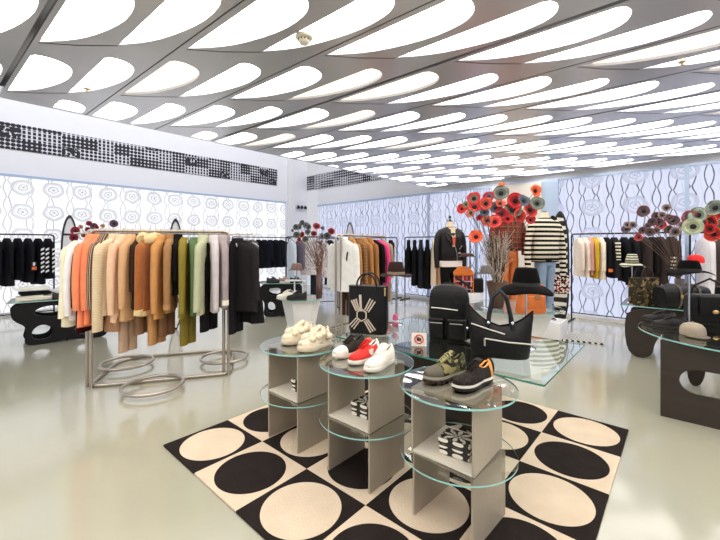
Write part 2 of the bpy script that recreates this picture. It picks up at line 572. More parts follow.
def tear_at(d, n, k):
    pts = [(d - a * hc, n + b * hc * k) for a, b in tear]
    # soften the outline but keep the straight edge and the sharp tip
    out = []
    for i, p in enumerate(pts):
        out.append(p)
        if 1 <= i:
            q = pts[(i + 1) % len(pts)]; pr = pts[i - 1]; nx = pts[(i + 2) % len(pts)]
            m_ = ((p[0] + q[0]) * .5625 - (pr[0] + nx[0]) * .0625, (p[1] + q[1]) * .5625 - (pr[1] + nx[1]) * .0625)
            if 1 < i < len(pts) - 1: out.append(m_)
    return out
gap0 = N0 - .035 * hc
lights = []
strips = {}
for h in range(-9, 18):
    for w in (0, 1):
        for q in range(-9, 9):
            n = N0 + h * PW + w * DN1
            d = D0 + q * DROW - h * (DD1 + DD2) - w * DD1
            poly = [cw(a, b) for a, b in tear_at(d, n, (1.0, .84)[w])]
            poly = clip_convex(poly, region, .06)
            if len(poly) < 3 or area(poly) < .012: continue
            strips.setdefault(h // 3, []).append(poly)
            lights.append(poly)
for k, holes in strips.items():
    n0, n1_ = gap0 + 3 * k * PW + .02, gap0 + 3 * (k + 1) * PW - .02
    rect = [cw(-14, n0), cw(14, n0), cw(14, n1_), cw(-14, n1_)]
    outer = clip_convex(rect, region, 0.0)
    if len(outer) < 3: continue
    structure(plate('ceiling', outer, holes, .03, m_ceil, M=Matrix.Translation((0, 0, HC + .015))))
# dark void behind the long gaps, thin seams between sheets
mb = MB(); mb.prism(list(reversed(region)), HC + .12, HC + .16); structure(mb.build('ceiling_void', m_dark))
sm_ = MB(); n_s = 0
def strip_line(mbx, a, b, w, z0, z1):
    """thin bar between two plan points, clipped to the raft"""
    ax, ay = a; bx2, by2 = b; L = sqrt((bx2 - ax) ** 2 + (by2 - ay) ** 2); nx, ny = -(by2 - ay) / L * w, (bx2 - ax) / L * w
    p = clip_convex([(ax + nx, ay + ny), (bx2 + nx, by2 + ny), (bx2 - nx, by2 - ny), (ax - nx, ay - ny)], region, .02)
    if len(p) >= 3: mbx.prism(p, z0, z1)
for h in range(-9, 18):
    n = gap0 + h * PW
    if h % 3: strip_line(sm_, cw(-14, n), cw(14, n), .004, HC - .002, HC + .001)
    for q in range(-9, 9):
        d = D0 + q * DROW - h * (DD1 + DD2)
        a = cw(d + .02, N0 + h * PW); b = cw(d - DD1 + .02, N0 + h * PW + DN1)
        m_ = cw(d - DD1 / 2 + .045, N0 + h * PW + DN1 / 2)
        strip_line(sm_, a, m_, .004, HC - .0015, HC + .001); strip_line(sm_, m_, b, .004, HC - .0015, HC + .001)
structure(sm_.build('ceiling_seams', m_seam))
for poly in lights:
    cxp = sum(p[0] for p in poly) / len(poly); cyp = sum(p[1] for p in poly) / len(poly)
    mb = MB(); mb.prism([(p[0] - cxp, p[1] - cyp) for p in reversed(poly)], -.004, .004)
    dim = random.random() < .09 and cyp > 2
    o = mb.build('ceiling_light', m_lamp_dim if dim else m_lamp, loc=(cxp, cyp, HC + .026))
    tag(o, 'dimmer cream teardrop-shaped lamp opening in the grey metal ceiling' if dim else 'bright white teardrop-shaped lamp opening set flush in the grey metal ceiling', 'ceiling light', 'teardrop lamps of the metal ceiling')
# downstand round the raft
dl = MB(); M = frame(La, dirL); L = (Cc - La).length
dl.box((L / 2, .03, HC - .05), (L, .04, .20)); o = dl.build('trim_9', m_trim); o.matrix_world = M; structure(o)
dr = MB(); M = frame(Cc, RD); L = (Rb - Cc).length
dr.box((L / 2, .02, HC - .05), (L, .04, .20)); o = dr.build('trim_10', m_trim); o.matrix_world = M; structure(o)
# smoke detector and sprinklers
p = P2(304, 36, HC)
t = thing('smoke_detector', 'round cream smoke detector on the metal ceiling', 'smoke detector', p)
m_cream = plain('cream_plastic', (.90, .87, .80), .45)
MB().lathe([(.0, 0), (.062, 0), (.064, -.012), (.055, -.022), (.0, -.022)], 28).build('base', m_cream, t)
MB().lathe([(.0, -.022), (.040, -.022), (.040, -.042), (.03, -.055), (.0, -.058)], 28).build('sensor_chamber', m_cream, t)
mb = MB()
for k in range(10):
    a = 2 * pi * k / 10; mb.box((.0405 * cos(a), .0405 * sin(a), -.033), (.008, .008, .010), None)
mb.build('vent', plain('dark_grille', (.25, .2, .15), .6), t)
m_brass = plain('dull_brass', (.80, .72, .60), .4, metal=.5)
for (px, py, lb) in ((87, 88.5, 'small brass sprinkler head in the ceiling nearer the left wall'), (682, 61.5, 'small brass sprinkler head in the ceiling above the right-hand tables')):
    t = thing('sprinkler_head', lb, 'sprinkler', P2(px, py, HC - .0))
    MB().lathe([(.0, 0.02), (.028, .0), (.028, -.006), (.0, -.006)], 16).build('flange', m_brass, t)
    MB().lathe([(.008, -.006), (.008, -.03), (.020, -.032), (.020, -.035), (.0, -.036)], 12).build('deflector', m_brass, t)
# three little spotlights under the bulkhead by the far pillar
for i, px in enumerate((298.5, 302, 305.5)):
    q = WL(t_at(px, .11), .11, 2.83)
    t = thing('spotlight', ('first', 'middle', 'last')[i] + ' of three small dark spotlights high by the far corner pillar', 'spotlight', q, 0, 'spotlights by the far pillar')
    MB().box((0, .0, .045), (.03, .24, .03)).build('bracket', plain('dark_metal', (.2, .2, .23), .4, metal=.5), t)
    MB().lathe([(.0, -.05), (.05, -.05), (.055, .03), (.02, .05), (.0, .05)], 14).build('lamp_head', MATS['dark_metal'], t)

added_fill_light('added_fill_light', La + WD * 1.0 - NL * .1, Cc - WD * .8 - NL * .1, 3.35, .25, 330, -NL + Vector((0, 0, .35)))  # added area lamp, out of view over the raft edge, lifts the upper left wall
# ---- rug
m_rug, nt, bs = new_mat('circle_rug_pile')
v, x, y, z = coords(nt)
CELL = .3418 * H
ix, iy = (x / CELL).fl(), (y / CELL).fl()
par = (ix + iy).md(2.0)
dx = (x / CELL).fr() - .5; dy = (y / CELL).fr() - .5
rc = (dx * dx + dy * dy).sq().lt(.44)
f = (par - rc).ab()
nn = noise(nt, v, 5, 4); n3 = noise(nt, v, 90, 2)
dk = mixc(nt, nn, lin((.115, .095, .09)), lin((.19, .165, .155)))
lt_ = mixc(nt, nn, lin((.80, .72, .62)), lin((.90, .83, .74)))
nt.links.new(mixc(nt, f, dk, lt_), bs.inputs['Base Color'])
bs.inputs['Roughness'].default_value = 1.0; bs.inputs['Specular IOR Level'].default_value = .1
bump(nt, bs, n3, .5, .01)
R0 = Vector((-.9737 * H, 1.8171 * H, 0))
mb = MB(); mb.rbox((2.5 * CELL, 2.5 * CELL, .008), (5 * CELL, 5 * CELL, .014), .006)
o = mb.build('area_rug', m_rug, loc=R0, rz=RU)
tag(o, 'black and beige square rug of alternating circles under the display stands', 'rug')
# ================================================================ CLOTHES RACKS
m_nickel = plain('brushed_nickel', (.74, .70, .65), .28, metal=.9)
m_blackmetal = plain('black_metal', (.07, .07, .08), .4, metal=.3)
m_steel = plain('polished_steel', (.80, .82, .85), .15, metal=1.0)
m_hook = plain('hook_steel', (.62, .60, .58), .3, metal=.8)
m_wood = plain('hanger_wood', (.80, .50, .24), .45, var=.1)
m_clear = plain('hanger_pale', (.75, .74, .76), .3)

RAILZ = 1.645
def corner_arc(a, c, b, r, n=6):
    a, c, b = Vector(a), Vector(c), Vector(b)
    u = (a - c).normalized(); w = (b - c).normalized()
    p0, p1 = c + u * r, c + w * r
    return [((p0 * (1 - t) + c * t) * (1 - t) + (c * (1 - t) + p1 * t) * t) for t in [k / n for k in range(n + 1)]]
def upath(x0, x1, zt, r=.05, z0=0.0, y=0.0):
    return [Vector((x0, y, z0))] + corner_arc((x0, y, z0), (x0, y, zt), (x1, y, zt), r) + corner_arc((x0, y, zt), (x1, y, zt), (x1, y, z0), r) + [Vector((x1, y, z0))]

def loop_rack(label, loc, rz, L, depth, extra=(.0, .0)):
    """tubular rack standing on a floor loop with flat rings"""
    t = thing('clothes_rack', label, 'clothes rack', loc, rz)
    r = .018
    MB().tube(upath(0, L, RAILZ), r, 12).build('hanging_frame', m_nickel, t)
    MB().tube(upath(-.055, L - .055, RAILZ, y=.058), r, 12).build('hanging_frame', m_nickel, t)
    if extra[0] or extra[1]:
        MB().tube([(-extra[0], .018, RAILZ - .03), (L + extra[1], .018, RAILZ - .03)], .009, 10).build('rail_extension', m_nickel, t)
    z = r + .001
    cs = [(-.02, 0, z), (L + .02, 0, z), (L + .02, depth, z), (-.02, depth, z)]
    pts = []
    for i in range(4): pts += corner_arc(cs[i - 1], cs[i], cs[(i + 1) % 4], min(.36, depth * .45) if i > 1 else .12, 8)
    MB().tube(pts, r, 12, cyc=True).build('base_loop', m_nickel, t)
    for (cx, cy_) in ((L * .47, -.24), (.14, depth * .66), (L - .08, depth * .56)):
        MB().tube([(cx + .28 * cos(2 * pi * k / 44), cy_ + .28 * sin(2 * pi * k / 44), z + .035) for k in range(44)], r, 10, cyc=True).build('base_ring', m_nickel, t)
    return t

def wall_rack(label, a, b, zt=1.69, posts=True):
    """simple black tube rack between two ground points"""
    d = b - a; L = d.length
    t = thing('clothes_rack', label, 'clothes rack', a, atan2(d.y, d.x))
    MB().tube(upath(0, L, zt, .06), .014, 10).build('hanging_frame', m_blackmetal, t)
    for xx in (0, L):
        MB().tube([(xx, -.22, .014), (xx, .22, .014)], .014, 8).build('foot', m_blackmetal, t)
    MB().tube([(0, 0, .16), (L, 0, .16)], .010, 8).build('lower_bar', m_blackmetal, t)
    return t

# ---------------------------------------------------------------- garments
def ringpts(cx, cy, z, a, b, n=20, p=2.4, fold=0.0, ph=0.0, dz=0.0):
    out = []
    for k in range(n):
        t = 2 * pi * k / n; c, s_ = cos(t), sin(t)
        x = math.copysign(abs(c) ** (2 / p), c) * a; y = math.copysign(abs(s_) ** (2 / p), s_) * b
        y *= 1 + fold * sin(t * 5 + ph); x *= 1 + fold * .12 * sin(t * 3 + ph * 2)
        out.append((cx + x, cy + y, z + dz * sin(t * 4 + ph)))
    return out

def hanger(loc, rz, label, group, wood=False, w=.19):
    o = bpy.data.objects.new('coat_hanger', HANG[wood]); col.objects.link(o)
    o.location = loc; o.rotation_euler = (0, 0, rz)
    tag(o, label, 'hanger', group); return o
HANG = {}
for wd in (False, True):
    mb = MB()
    mb.tube([(0, 0, -.100), (0, 0, -.060), (.012, 0, -.048), (.0225, 0, -.034), (.0245, 0, -.018), (.019, 0, -.002), (0, 0, .0065), (-.019, 0, -.002), (-.0235, 0, -.014)], .0024, 6, mi=0)
    mb.tube([(-.115, 0, -.150), (-.07, 0, -.124), (0, 0, -.104), (.07, 0, -.124), (.115, 0, -.150)], [.005, .007, .009, .007, .005], 6, mi=1)
    me = bpy.data.meshes.new('coat_hanger'); me.from_pydata(mb.v, [], mb.f); me.polygons.foreach_set('use_smooth', mb.sm); me.polygons.foreach_set('material_index', mb.mi)
    me.materials.append(m_hook); me.materials.append(m_wood if wd else m_clear); HANG[wd] = me

def garment(name, label, cat, group, loc, rz, m, L=.65, W=.20, T=.075, sl=.56, collar=None, ms=None, cuff=None, sw=.05, spread=.04, fwd=0.0, opening=None, hem=None, lean=0.0):
    """a garment hanging by its neck from loc (the top of the rail): x across the shoulders"""
    rnd = random.Random(hash((round(loc[0], 3), round(loc[1], 3))) % 9999)
    ph = rnd.random() * 6
    t = thing(name, label, cat, loc, rz, group)
    ms = ms or m
    zt = -.085
    st = [(zt, .055, .040), (zt - .018, .080, .044), (zt - .045, W * .62, .050), (zt - .080, W * .86, .050), (zt - .125, W * .97, .047), (zt - .19, W * .95, .05),
          (zt - .3, W * .95, T * .55), (zt - .3 - (L - .3) * .5, W * .97, T * .56), (zt - L + .012, W * 1.03, T * .58), (zt - L, W * 1.03, T * .58)]
    rings = [ringpts(0, lean * (zt - z), z, a, b, fold=.0 if i < 6 else .07 * (i - 5), ph=ph, dz=.0 if i < 8 else .008) for i, (z, a, b) in enumerate(st)]
    MB().loft(rings, False, True).build('body', m, t)
    if sl:
        for sd in (1, -1):
            y0 = rnd.uniform(-.008, .008); bend = rnd.uniform(-.008, .03)
            sr = []
            for k, q in enumerate((0, .05, .14, .3, .5, .7, .92, 1.0)):
                xx = sd * (W * (.80 if k == 0 else .84) + spread * q + bend * sin(pi * q)); yy = y0 + (fwd if sd > 0 else -fwd) * q
                a = sw * (1.0 - .28 * q) * (0.35 if k == 0 else .78 if k == 1 else .97 if k == 2 else 1); b = (.040 - .010 * q) * (0.6 if k == 0 else 1)
                sr.append(ringpts(xx, yy, zt - .068 - sl * q, a, b, 14, 2.1, .05 * q, ph + sd, .0))
            sm = MB().loft(sr, True, True).build('sleeve', ms, t)
            if cuff:
                cr = [ringpts(sd * (W * .86 + spread), y0 + (fwd if sd > 0 else -fwd), zt - .068 - sl - .012 + dz_, sw * .80, .036, 14, 2.1) for dz_ in (0, .055)]
                MB().loft(cr, True, True).build('cuff', cuff, sm)
    if collar:
        kind, mc = collar
        if kind == 'fur':
            mb = MB(); pts = []
            for k in range(18):
                a = 2 * pi * k / 18; pts.append((.118 * cos(a), .062 * sin(a), zt + .004 - .035 * abs(cos(a))))
            mb.tube(pts, [.054 + .008 * rnd.random() for _ in range(18)] , 10, cyc=False); mb.build('fur_collar', mc, t)
        elif kind == 'roll':
            MB().loft([ringpts(0, 0, zt - .02, .078, .050, 16), ringpts(0, 0, zt + .03, .066, .045, 16), ringpts(0, 0, zt + .035, .055, .036, 16), ringpts(0, 0, zt - .005, .052, .033, 16)], False, False).build('collar', mc, t)
        else:
            MB().loft([ringpts(0, 0, zt - .06, .140, .062, 16), ringpts(0, 0, zt - .012, .112, .062, 16), ringpts(0, 0, zt + .030, .078, .052, 16), ringpts(0, 0, zt + .018, .054, .034, 16), ringpts(0, 0, zt - .03, .056, .034, 16)], False, False).build('collar', mc, t)
    if hem:
        MB().loft([ringpts(0, 0, zt - L - .02, W * 1.05, T * .62, 20, fold=.25, ph=ph), ringpts(0, 0, zt - L + .03, W * 1.05, T * .62, 20, fold=.25, ph=ph)], True, True).build('hem_band', hem, t)
    if opening:
        mb = MB(); mb.box((0, T * .56 + .002, zt - .1 - (L - .12) / 2), (.03, .006, L - .14)); mb.build('button_placket', opening, t)
    return t

def trousers(label, group, loc, rz, m, L=1.1, W=.16, T=.035, name='trousers'):
    t = thing(name, label, 'trousers' if name == 'trousers' else name, loc, rz, group)
    ph = (loc[0] * 37) % 6
    z0 = -.12
    MB().loft([ringpts(0, 0, z, a, T * k, 16, 2.5, .08, ph) for z, a, k in ((z0, W * .8, .7), (z0 - .04, W * .84, .9), (z0 - .28, W, 1.2), (z0 - .36, W, 1.1))], True, True).build('waist', m, t)
    for sd in (-1, 1):
        MB().loft([ringpts(sd * a, 0, z, b, T * k, 14, 2.4, .06, ph + sd) for z, a, b, k in ((z0 - .33, W * .5, W * .5, 1.05), (z0 - .6, W * .5, W * .46, .95), (z0 - L, W * .5, W * .43, .85))], True, True).build('leg', m, t)
    return t

def skirt(label, group, loc, rz, m, z0=-.35, L=.55, W=.2, T=.05, name='skirt', z1=None):
    t = thing(name, label, name, loc, rz, group)
    MB().loft([ringpts(0, 0, z0, W * .55, T * .5, 20), ringpts(0, 0, z0 - .05, W * .6, T * .6, 20), ringpts(0, 0, z0 - L * .6, W * .9, T, 20, fold=.2), ringpts(0, 0, z0 - L, W, T * 1.2, 20, fold=.3)], True, True).build('panel', m, t)
    MB().loft([ringpts(0, 0, z0 + .0, W * .57, T * .55, 20), ringpts(0, 0, z0 + .03, W * .57, T * .55, 20)], True, True).build('waistband', m, t)
    return t

# ---- the coloured rack on the left
FL = P2(91, 388); FR = P2(228.5, 375)
dv = FR - FL; LRACK = dv.length; yawA = atan2(dv.y, dv.x)
rackA = loop_rack('silver tube rack of orange, tan, olive and grey clothes standing on floor rings', FL, yawA, LRACK, 1.0, (.16, .27))
dA_ = dv.normalized()
GA = 'clothes on the coloured rack'; HA = 'hangers of the coloured rack'
def onA(u, z=RAILZ): return FL + dA_ * u + Vector((-dA_.y, dA_.x, 0)) * (.018 if z < RAILZ else .0) + Vector((0, 0, z))
def uA(px):
    r = (px - 360) / F
    return (r * FL.y - FL.x) / (dA_.x - r * dA_.y)
rzA = yawA - pi / 2
fur = plain('cream_shearling', (.90, .80, .60), .95, var=.15, vs_=40, bmp=1.0, bs_=60)
suede = plain('rust_suede', (.66, .37, .13), .9, var=.25, vs_=18, bmp=.2, bs_=150, sheen=.3)
pin = striped('pinstripe_cloth', (.80, .70, .60), (.36, .27, .22), .014, .72, 1)
ribm = ribbed('ribbed_cream_knit', (.93, .84, .70), .016)
specA = [
 # name, label, px, L, kwargs
 ('cardigan', 'ivory knit cardigan at the far left end of the coloured rack', 79, .86, dict(m=cloth((.92, .86, .75)), W=.19, sw=.055, sl=.70, yj=-0.42)),
 ('shirt', 'white shirt between the ivory cardigan and the burgundy coat', 84, .80, dict(m=cloth((.95, .93, .90)), W=.18, sl=.68, yj=-0.40)),
 ('coat', 'dark burgundy coat beside the orange coat', 89.5, .93, dict(m=cloth((.27, .06, .10)), W=.17, sl=.6, yj=-0.35)),
 ('coat', 'orange wool coat hanging next to the burgundy coat', 95, .90, dict(m=cloth((.93, .53, .37)), W=.225, sl=.66, collar='lapel', yj=-0.33)),
 ('blazer', 'second orange jacket, between the orange coat and the pinstripe shirt', 101, .88, dict(m=cloth((.91, .50, .34)), W=.225, sl=.66, collar='lapel', yj=-0.30)),
 ('shirt', 'brown pinstripe shirt beside the ribbed cream jumper', 106, .86, dict(m=pin, W=.215, sl=.66, collar='lapel', yj=-0.27)),
 ('jumper', 'cream ribbed knit jumper with a long tapering sleeve', 115, .80, dict(m=ribm, W=.225, sl=.88, sw=.085, T=.09, collar='roll', yj=-0.35)),
 ('coat', 'pinkish beige coat between the ribbed jumper and the tan coat', 124, .87, dict(m=cloth((.87, .71, .58)), W=.225, sl=.72, collar='lapel', yj=-0.20)),
 ('coat', 'tan wool coat to the left of the suede shearling jacket', 133, .86, dict(m=cloth((.80, .62, .44)), W=.235, sl=.66, collar='lapel', yj=-0.16)),
 ('jacket', 'dark brown jacket half hidden behind the suede shearling jacket', 141, .75, dict(m=cloth((.34, .23, .16)), W=.17, sl=.5, collar='roll', yj=-0.13)),
 ('jacket', 'rust suede shearling jacket with cream fur collar and cuffs', 150, .80, dict(m=suede, W=.225, T=.10, sl=.72, sw=.085, collar='fur', cuff=fur, hem=fur, yj=-0.19)),
 ('coat', 'camel coat directly right of the suede shearling jacket', 161, .86, dict(m=cloth((.76, .53, .30)), W=.225, sl=.72, sw=.06, collar='lapel', yj=-0.04)),
 ('jacket', 'brown jacket with a button cuff between the camel coat and the olive coat', 171, .80, dict(m=cloth((.62, .45, .29)), W=.225, sl=.68, collar='roll', cuff=cloth((.68, .50, .32)), yj=-0.00)),
 ('jacket', 'black quilted jacket squeezed in left of the olive coat', 178, .62, dict(m=cloth((.12, .11, .11)), W=.17, sl=.4, collar='roll', yj=0.03)),
 ('coat', 'olive mustard coat in the middle of the coloured rack', 184, .86, dict(m=cloth((.53, .46, .17)), W=.225, sl=.74, sw=.07, yj=0.05)),
 ('jumper', 'mid green jumper between the olive coat and the sage shirt', 194, .84, dict(m=cloth((.34, .44, .28)), W=.215, sl=.7, yj=0.09)),
 ('overshirt', 'pale sage green overshirt with a big collar', 204, .84, dict(m=cloth((.68, .69, .56)), W=.225, sl=.72, sw=.065, collar='lapel', yj=-.12, spread=.10)),
 ('coat', 'pale lavender grey coat right of the sage overshirt', 214, .82, dict(m=cloth((.76, .72, .73)), W=.225, sl=.72, sw=.06, collar='lapel', yj=0.18)),
 ('jacket', 'mauve grey jacket with a cream cuff beside the right post', 222, .78, dict(m=cloth((.62, .57, .57)), W=.215, sl=.66, collar='lapel', cuff=cloth((.93, .88, .78)), yj=0.21)),
 ('jacket', 'large charcoal jacket on an orange wooden hanger at the right end', 238, .80, dict(m=cloth((.20, .18, .19)), W=.225, T=.10, sl=.64, sw=.068, yj=.85, wood=True, collar='roll')),
 ('jacket', 'charcoal zip jacket hanging behind the large charcoal jacket', 247, .80, dict(m=cloth((.23, .21, .22)), W=.225, sl=.60, yj=.5)),
]
for nm, lb, px, L, kw in specA:
    kw = dict(kw); yj = kw.pop('yj', 0); wood = kw.pop('wood', False)
    c = kw.get('collar')
    if c: kw['collar'] = (c, fur if c == 'fur' else kw['m'])
    ext = px < 90 or px > 226
    loc = onA(uA(px), RAILZ + (.018 if not ext else -.03 + .009))
    garment(nm, lb, {'cardigan': 'cardigan', 'overshirt': 'shirt'}.get(nm, nm), GA, loc, rzA + yj, L=L, **kw)
    hanger(loc, rzA + yj, 'orange wooden hanger inside the large charcoal jacket' if wood else 'pale hanger hooked on the rail of the coloured rack', HA, wood)
for lb, px, L, c, W in (
 ('tan trousers hanging lowest behind the orange coat', 89, 1.00, (.60, .45, .33), .15),
 ('taupe trousers reaching below the pinkish beige coat', 128, 1.30, (.73, .60, .50), .12),
 ('dark brown trousers below the dark brown jacket', 144, 1.12, (.52, .38, .28), .12),
 ('camel trousers hanging below the camel coat', 157, 1.24, (.74, .53, .33), .13),
 ('brown trousers hanging right beside the camel trousers', 167, 1.16, (.47, .33, .22), .12),
 ('olive mustard trousers matching the olive coat above them', 188, 1.27, (.50, .43, .16), .13),
 ('black trousers below the sage overshirt', 209, 1.13, (.14, .13, .14), .16),
 ('black trousers below the large charcoal jacket', 236, 1.14, (.16, .15, .17), .15)):
    ext = px < 90 or px > 226
    loc = onA(uA(px), RAILZ + (.018 if not ext else -.03 + .009))
    trousers(lb, GA, loc, rzA - .5, cloth(c), L=L - .12, W=W)
    hanger(loc, rzA + .12, 'pale hanger hooked on the rail of the coloured rack', HA)
loc = onA(uA(110), RAILZ + .018); skirt('brown skirt hanging below the ribbed jumper', GA, loc, rzA + .5, cloth((.58, .43, .31)), -.55, .50, .24, .06)
hanger(loc, rzA + .5, 'pale hanger hooked on the rail of the coloured rack', HA)
loc = onA(uA(252), RAILZ - .021); skirt('black flared skirt at the far right end of the coloured rack', GA, loc, rzA + .7, cloth((.13, .12, .13)), -.45, .58, .17, .07)
hanger(loc, rzA + .7, 'pale hanger hooked on the rail of the coloured rack', HA)

# ---- the camel rack in the middle
FB = P2(341, 342); yawB = pi / 2 - .60
dB = Vector((cos(yawB), sin(yawB), 0)); LB = 1.35
rackB = loop_rack('silver tube rack with an ivory coat and camel coats behind the black tote', FB, yawB, LB, .72, (.0, .0))
def onB(u, z=RAILZ + .018): return FB + dB * u + Vector((0, 0, z))
GB = 'clothes on the camel coat rack'; HB = 'hangers of the camel coat rack'
rzB = yawB - pi / 2
chk = tartan('brown_check', (.62, .45, .28), (.50, .35, .22), (.30, .22, .15), .05)
specB = [
 ('jacket', 'ivory jacket with a small black motif at the front end of the rack', .06, .80, dict(m=cloth((.96, .93, .87)), W=.215, T=.11, sl=.68, sw=.075, yj=.28, collar='roll')),
 ('coat', 'golden tan coat just behind the ivory jacket', .21, .95, dict(m=cloth((.70, .49, .27)), W=.21, sl=.66, yj=-.1, collar='lapel')),
 ('coat', 'brown checked coat between the tan coats', .38, .95, dict(m=chk, W=.22, sl=.62, collar='lapel', yj=-.1)),
 ('coat', 'camel coat right of the brown checked coat', .56, .98, dict(m=cloth((.68, .47, .27)), W=.22, sl=.68, collar='lapel', yj=-.1)),
 ('coat', 'second camel coat, nearest the black coat', .74, .98, dict(m=cloth((.64, .43, .24)), W=.22, sl=.68, collar='lapel', yj=-.1)),
 ('coat', 'black coat between the camel coat and the pink coat', .92, .98, dict(m=cloth((.10, .09, .09)), W=.22, sl=.66, yj=-.1)),
 ('coat', 'bright pink coat near the far end of the rack', 1.08, 1.12, dict(m=cloth((.95, .27, .50)), W=.22, sl=.66, yj=-.1)),
 ('coat', 'beige olive coat at the far end of the rack', 1.22, 1.1, dict(m=cloth((.60, .55, .45)), W=.21, sl=.6, yj=-.1)),
]
for nm, lb, u, L, kw in specB:
    kw = dict(kw); yj = kw.pop('yj', 0); c = kw.get('collar')
    if c: kw['collar'] = (c, kw['m'])
    g = garment(nm, lb, nm, GB, onB(u), rzB + yj, L=L, **kw)
    hanger(onB(u), rzB + yj, 'pale hanger hooked on the rail of the camel coat rack', HB)
    if 'motif' in lb:
        mb = MB()
        for (a, b, w_, h_) in ((.085, -.34, .022, .05), (.08, -.385, .018, .05), (.092, -.30, .02, .04)):
            mb.box((a, -.066, b), (w_, .006, h_))
        mb.build('chest_motif', cloth((.08, .07, .08)), g)
loc = onB(.13); trousers('brown trousers below the ivory jacket', GB, loc, rzB, cloth((.40, .28, .20)), L=1.15, W=.14)
hanger(loc, rzB, 'pale hanger hooked on the rail of the camel coat rack', HB)

# ---- racks along the glazed walls
def fill_rack(rack_label, where, a, b, zt, items, yj=0.0, nose=0):
    wall_rack(rack_label, a, b, zt)
    d = (b - a).normalized(); yaw = atan2(d.y, d.x)
    for it in items:
        nm, lb, u, L, kw = it
        kw = dict(kw); W = kw.pop('W', .2); c = kw.pop('collar', None)
        y_ = kw.pop('yj', yj)
        loc = a + d * u + Vector((0, 0, zt + .014))
        if nm == 'trousers': g = trousers(lb, where, loc, yaw - pi / 2 + y_, kw['m'], L, .15)
        else: g = garment(nm, lb, nm, where, loc, yaw - pi / 2 + y_, L=L, W=W, collar=(c, kw['m']) if c else None, **kw)
        hanger(loc, yaw - pi / 2 + y_, 'pale hanger on the ' + where.replace('clothes on the ', '').replace('clothes of the ', ''), 'hangers of the ' + where.replace('clothes on the ', ''))
        kw_p = it[4]
        yield g
blk = cloth((.12, .12, .15)); blk2 = cloth((.16, .16, .19)); navy = cloth((.17, .18, .24)); wht = cloth((.88, .87, .88))
# left wall, near: black clothes
o_ = 1.05
a, b = WL(t_at(-60, o_), o_), WL(t_at(54, o_), o_)
Lr = (b - a).length
names = ['hoodie'] * 9 + ['jacket']
gl = []
n_ = 10
for g in fill_rack('black tube rack of black clothes in front of the left curtain', 'clothes on the black rack at the far left', a, b, 1.69,
    [(names[i], 'plain black hoodie on the black rack at the far left' if i not in (7, 8, 9) else ('', '', '', '', '', '', '', 'black hoodie with a small white and orange print', 'black hoodie with white diagonal stripes on its sleeve', 'second black jacket with white diagonal stripes, at the rack end')[i],
      Lr * (i + .6) / (n_ + .25), .80 + .05 * (i % 3), dict(m=(blk, blk2)[i % 2], sl=.60, sw=.08, T=.14, W=.21, yj=.22)) for i in range(n_)]): gl.append(g)
for gi, xs in ((8, (-.02, .055)), (9, (.0, .07))):
    mb = MB()
    for k in range(6):
        for xx in xs:
            z0 = -.30 - .085 * k
            M = Matrix.Translation((.333, xx - .02, z0))
            mb.prism([(-.026, -.035), (.026, -.005), (.026, .035), (-.026, .005)], 0, .004, M @ Matrix(((0, 0, 1, 0), (1, 0, 0, 0), (0, 1, 0, 0), (0, 0, 0, 1))))
    mb.build('diagonal_stripes', cloth((.93, .93, .95)), gl[gi])
mb = MB(); mb.box((.325, -.01, -.62), (.006, .085, .18), mi=0); mb.box((.330, -.012, -.58), (.004, .035, .06), mi=1); mb.box((.330, -.01, -.66), (.004, .07, .06), mi=2)
mb.build('chest_print', [navy, cloth((.92, .92, .94)), cloth((.95, .45, .25))], gl[7])
# left wall, far: puffers
a, b = WL(t_at(232, o_), o_), WL(t_at(288.5, o_), o_)
Lr = (b - a).length
its = [('coat', 'long charcoal coat at the near end of the far left-wall rack', .08, 1.0, dict(m=cloth((.25, .24, .26)))),
       ('coat', 'long white coat on the far left-wall rack', .24, 1.15, dict(m=wht, sl=.7)),
       ('coat', 'mauve grey coat beside the long white coat', .44, .88, dict(m=cloth((.50, .45, .48)), T=.10)),
       ('coat', 'taupe grey coat between the mauve coat and the puffers', .62, .80, dict(m=cloth((.45, .42, .42)), T=.10))]
for i in range(5): its.append(('puffer_jacket', ('black', 'navy')[i % 2] + ' puffer jacket on the far left-wall rack', min(.84 + .20 * i, Lr - .1), .84, dict(m=(blk, navy)[i % 2], T=.22, sw=.10, W=.24)))
list(fill_rack('black tube rack of coats and puffers by the far left curtain', 'clothes on the far left-wall rack', a, b, 1.71, its, .35))
o_ = .45
# right wall, far corner: behind the camel rack
a, b = WR(s_at(317, o_), o_), WR(s_at(397, o_), o_)
Lr = (b - a).length
its = []
for i, (nm, lb, c, L) in enumerate((
    ('coat', 'light grey coat at the corner end of the back rack', (.6, .6, .64), 1.0), ('coat', 'mid grey coat second on the back rack', (.45, .44, .50), .85), ('shirt', 'white shirt on the back rack behind the ivory jacket', (.9, .9, .92), .8),
    ('jacket', 'red jacket on the back rack behind the ivory jacket', (.55, .12, .14), .8), ('coat', 'black coat hidden behind the camel rack', (.12, .11, .12), 1.0),
    ('coat', 'grey coat hidden behind the camel rack', (.5, .48, .46), .9), ('coat', 'light olive coat on the back rack left of the burgundy coats', (.62, .58, .46), .95),
    ('coat', 'sand coat on the back rack left of the burgundy coats', (.72, .66, .54), .9), ('coat', 'first burgundy coat on the back rack', (.33, .08, .12), .90), ('coat', 'second burgundy coat on the back rack', (.28, .07, .10), .92), ('coat', 'dark plum coat at the right end of the back rack', (.24, .08, .12), .9))):
    its.append((nm, lb, Lr * (i + .5) / 11.2, L, dict(m=cloth(c), sl=.6)))
list(fill_rack('black tube rack behind the camel coats at the back curtain', 'clothes on the back rack', a, b, 1.69, its, .35))
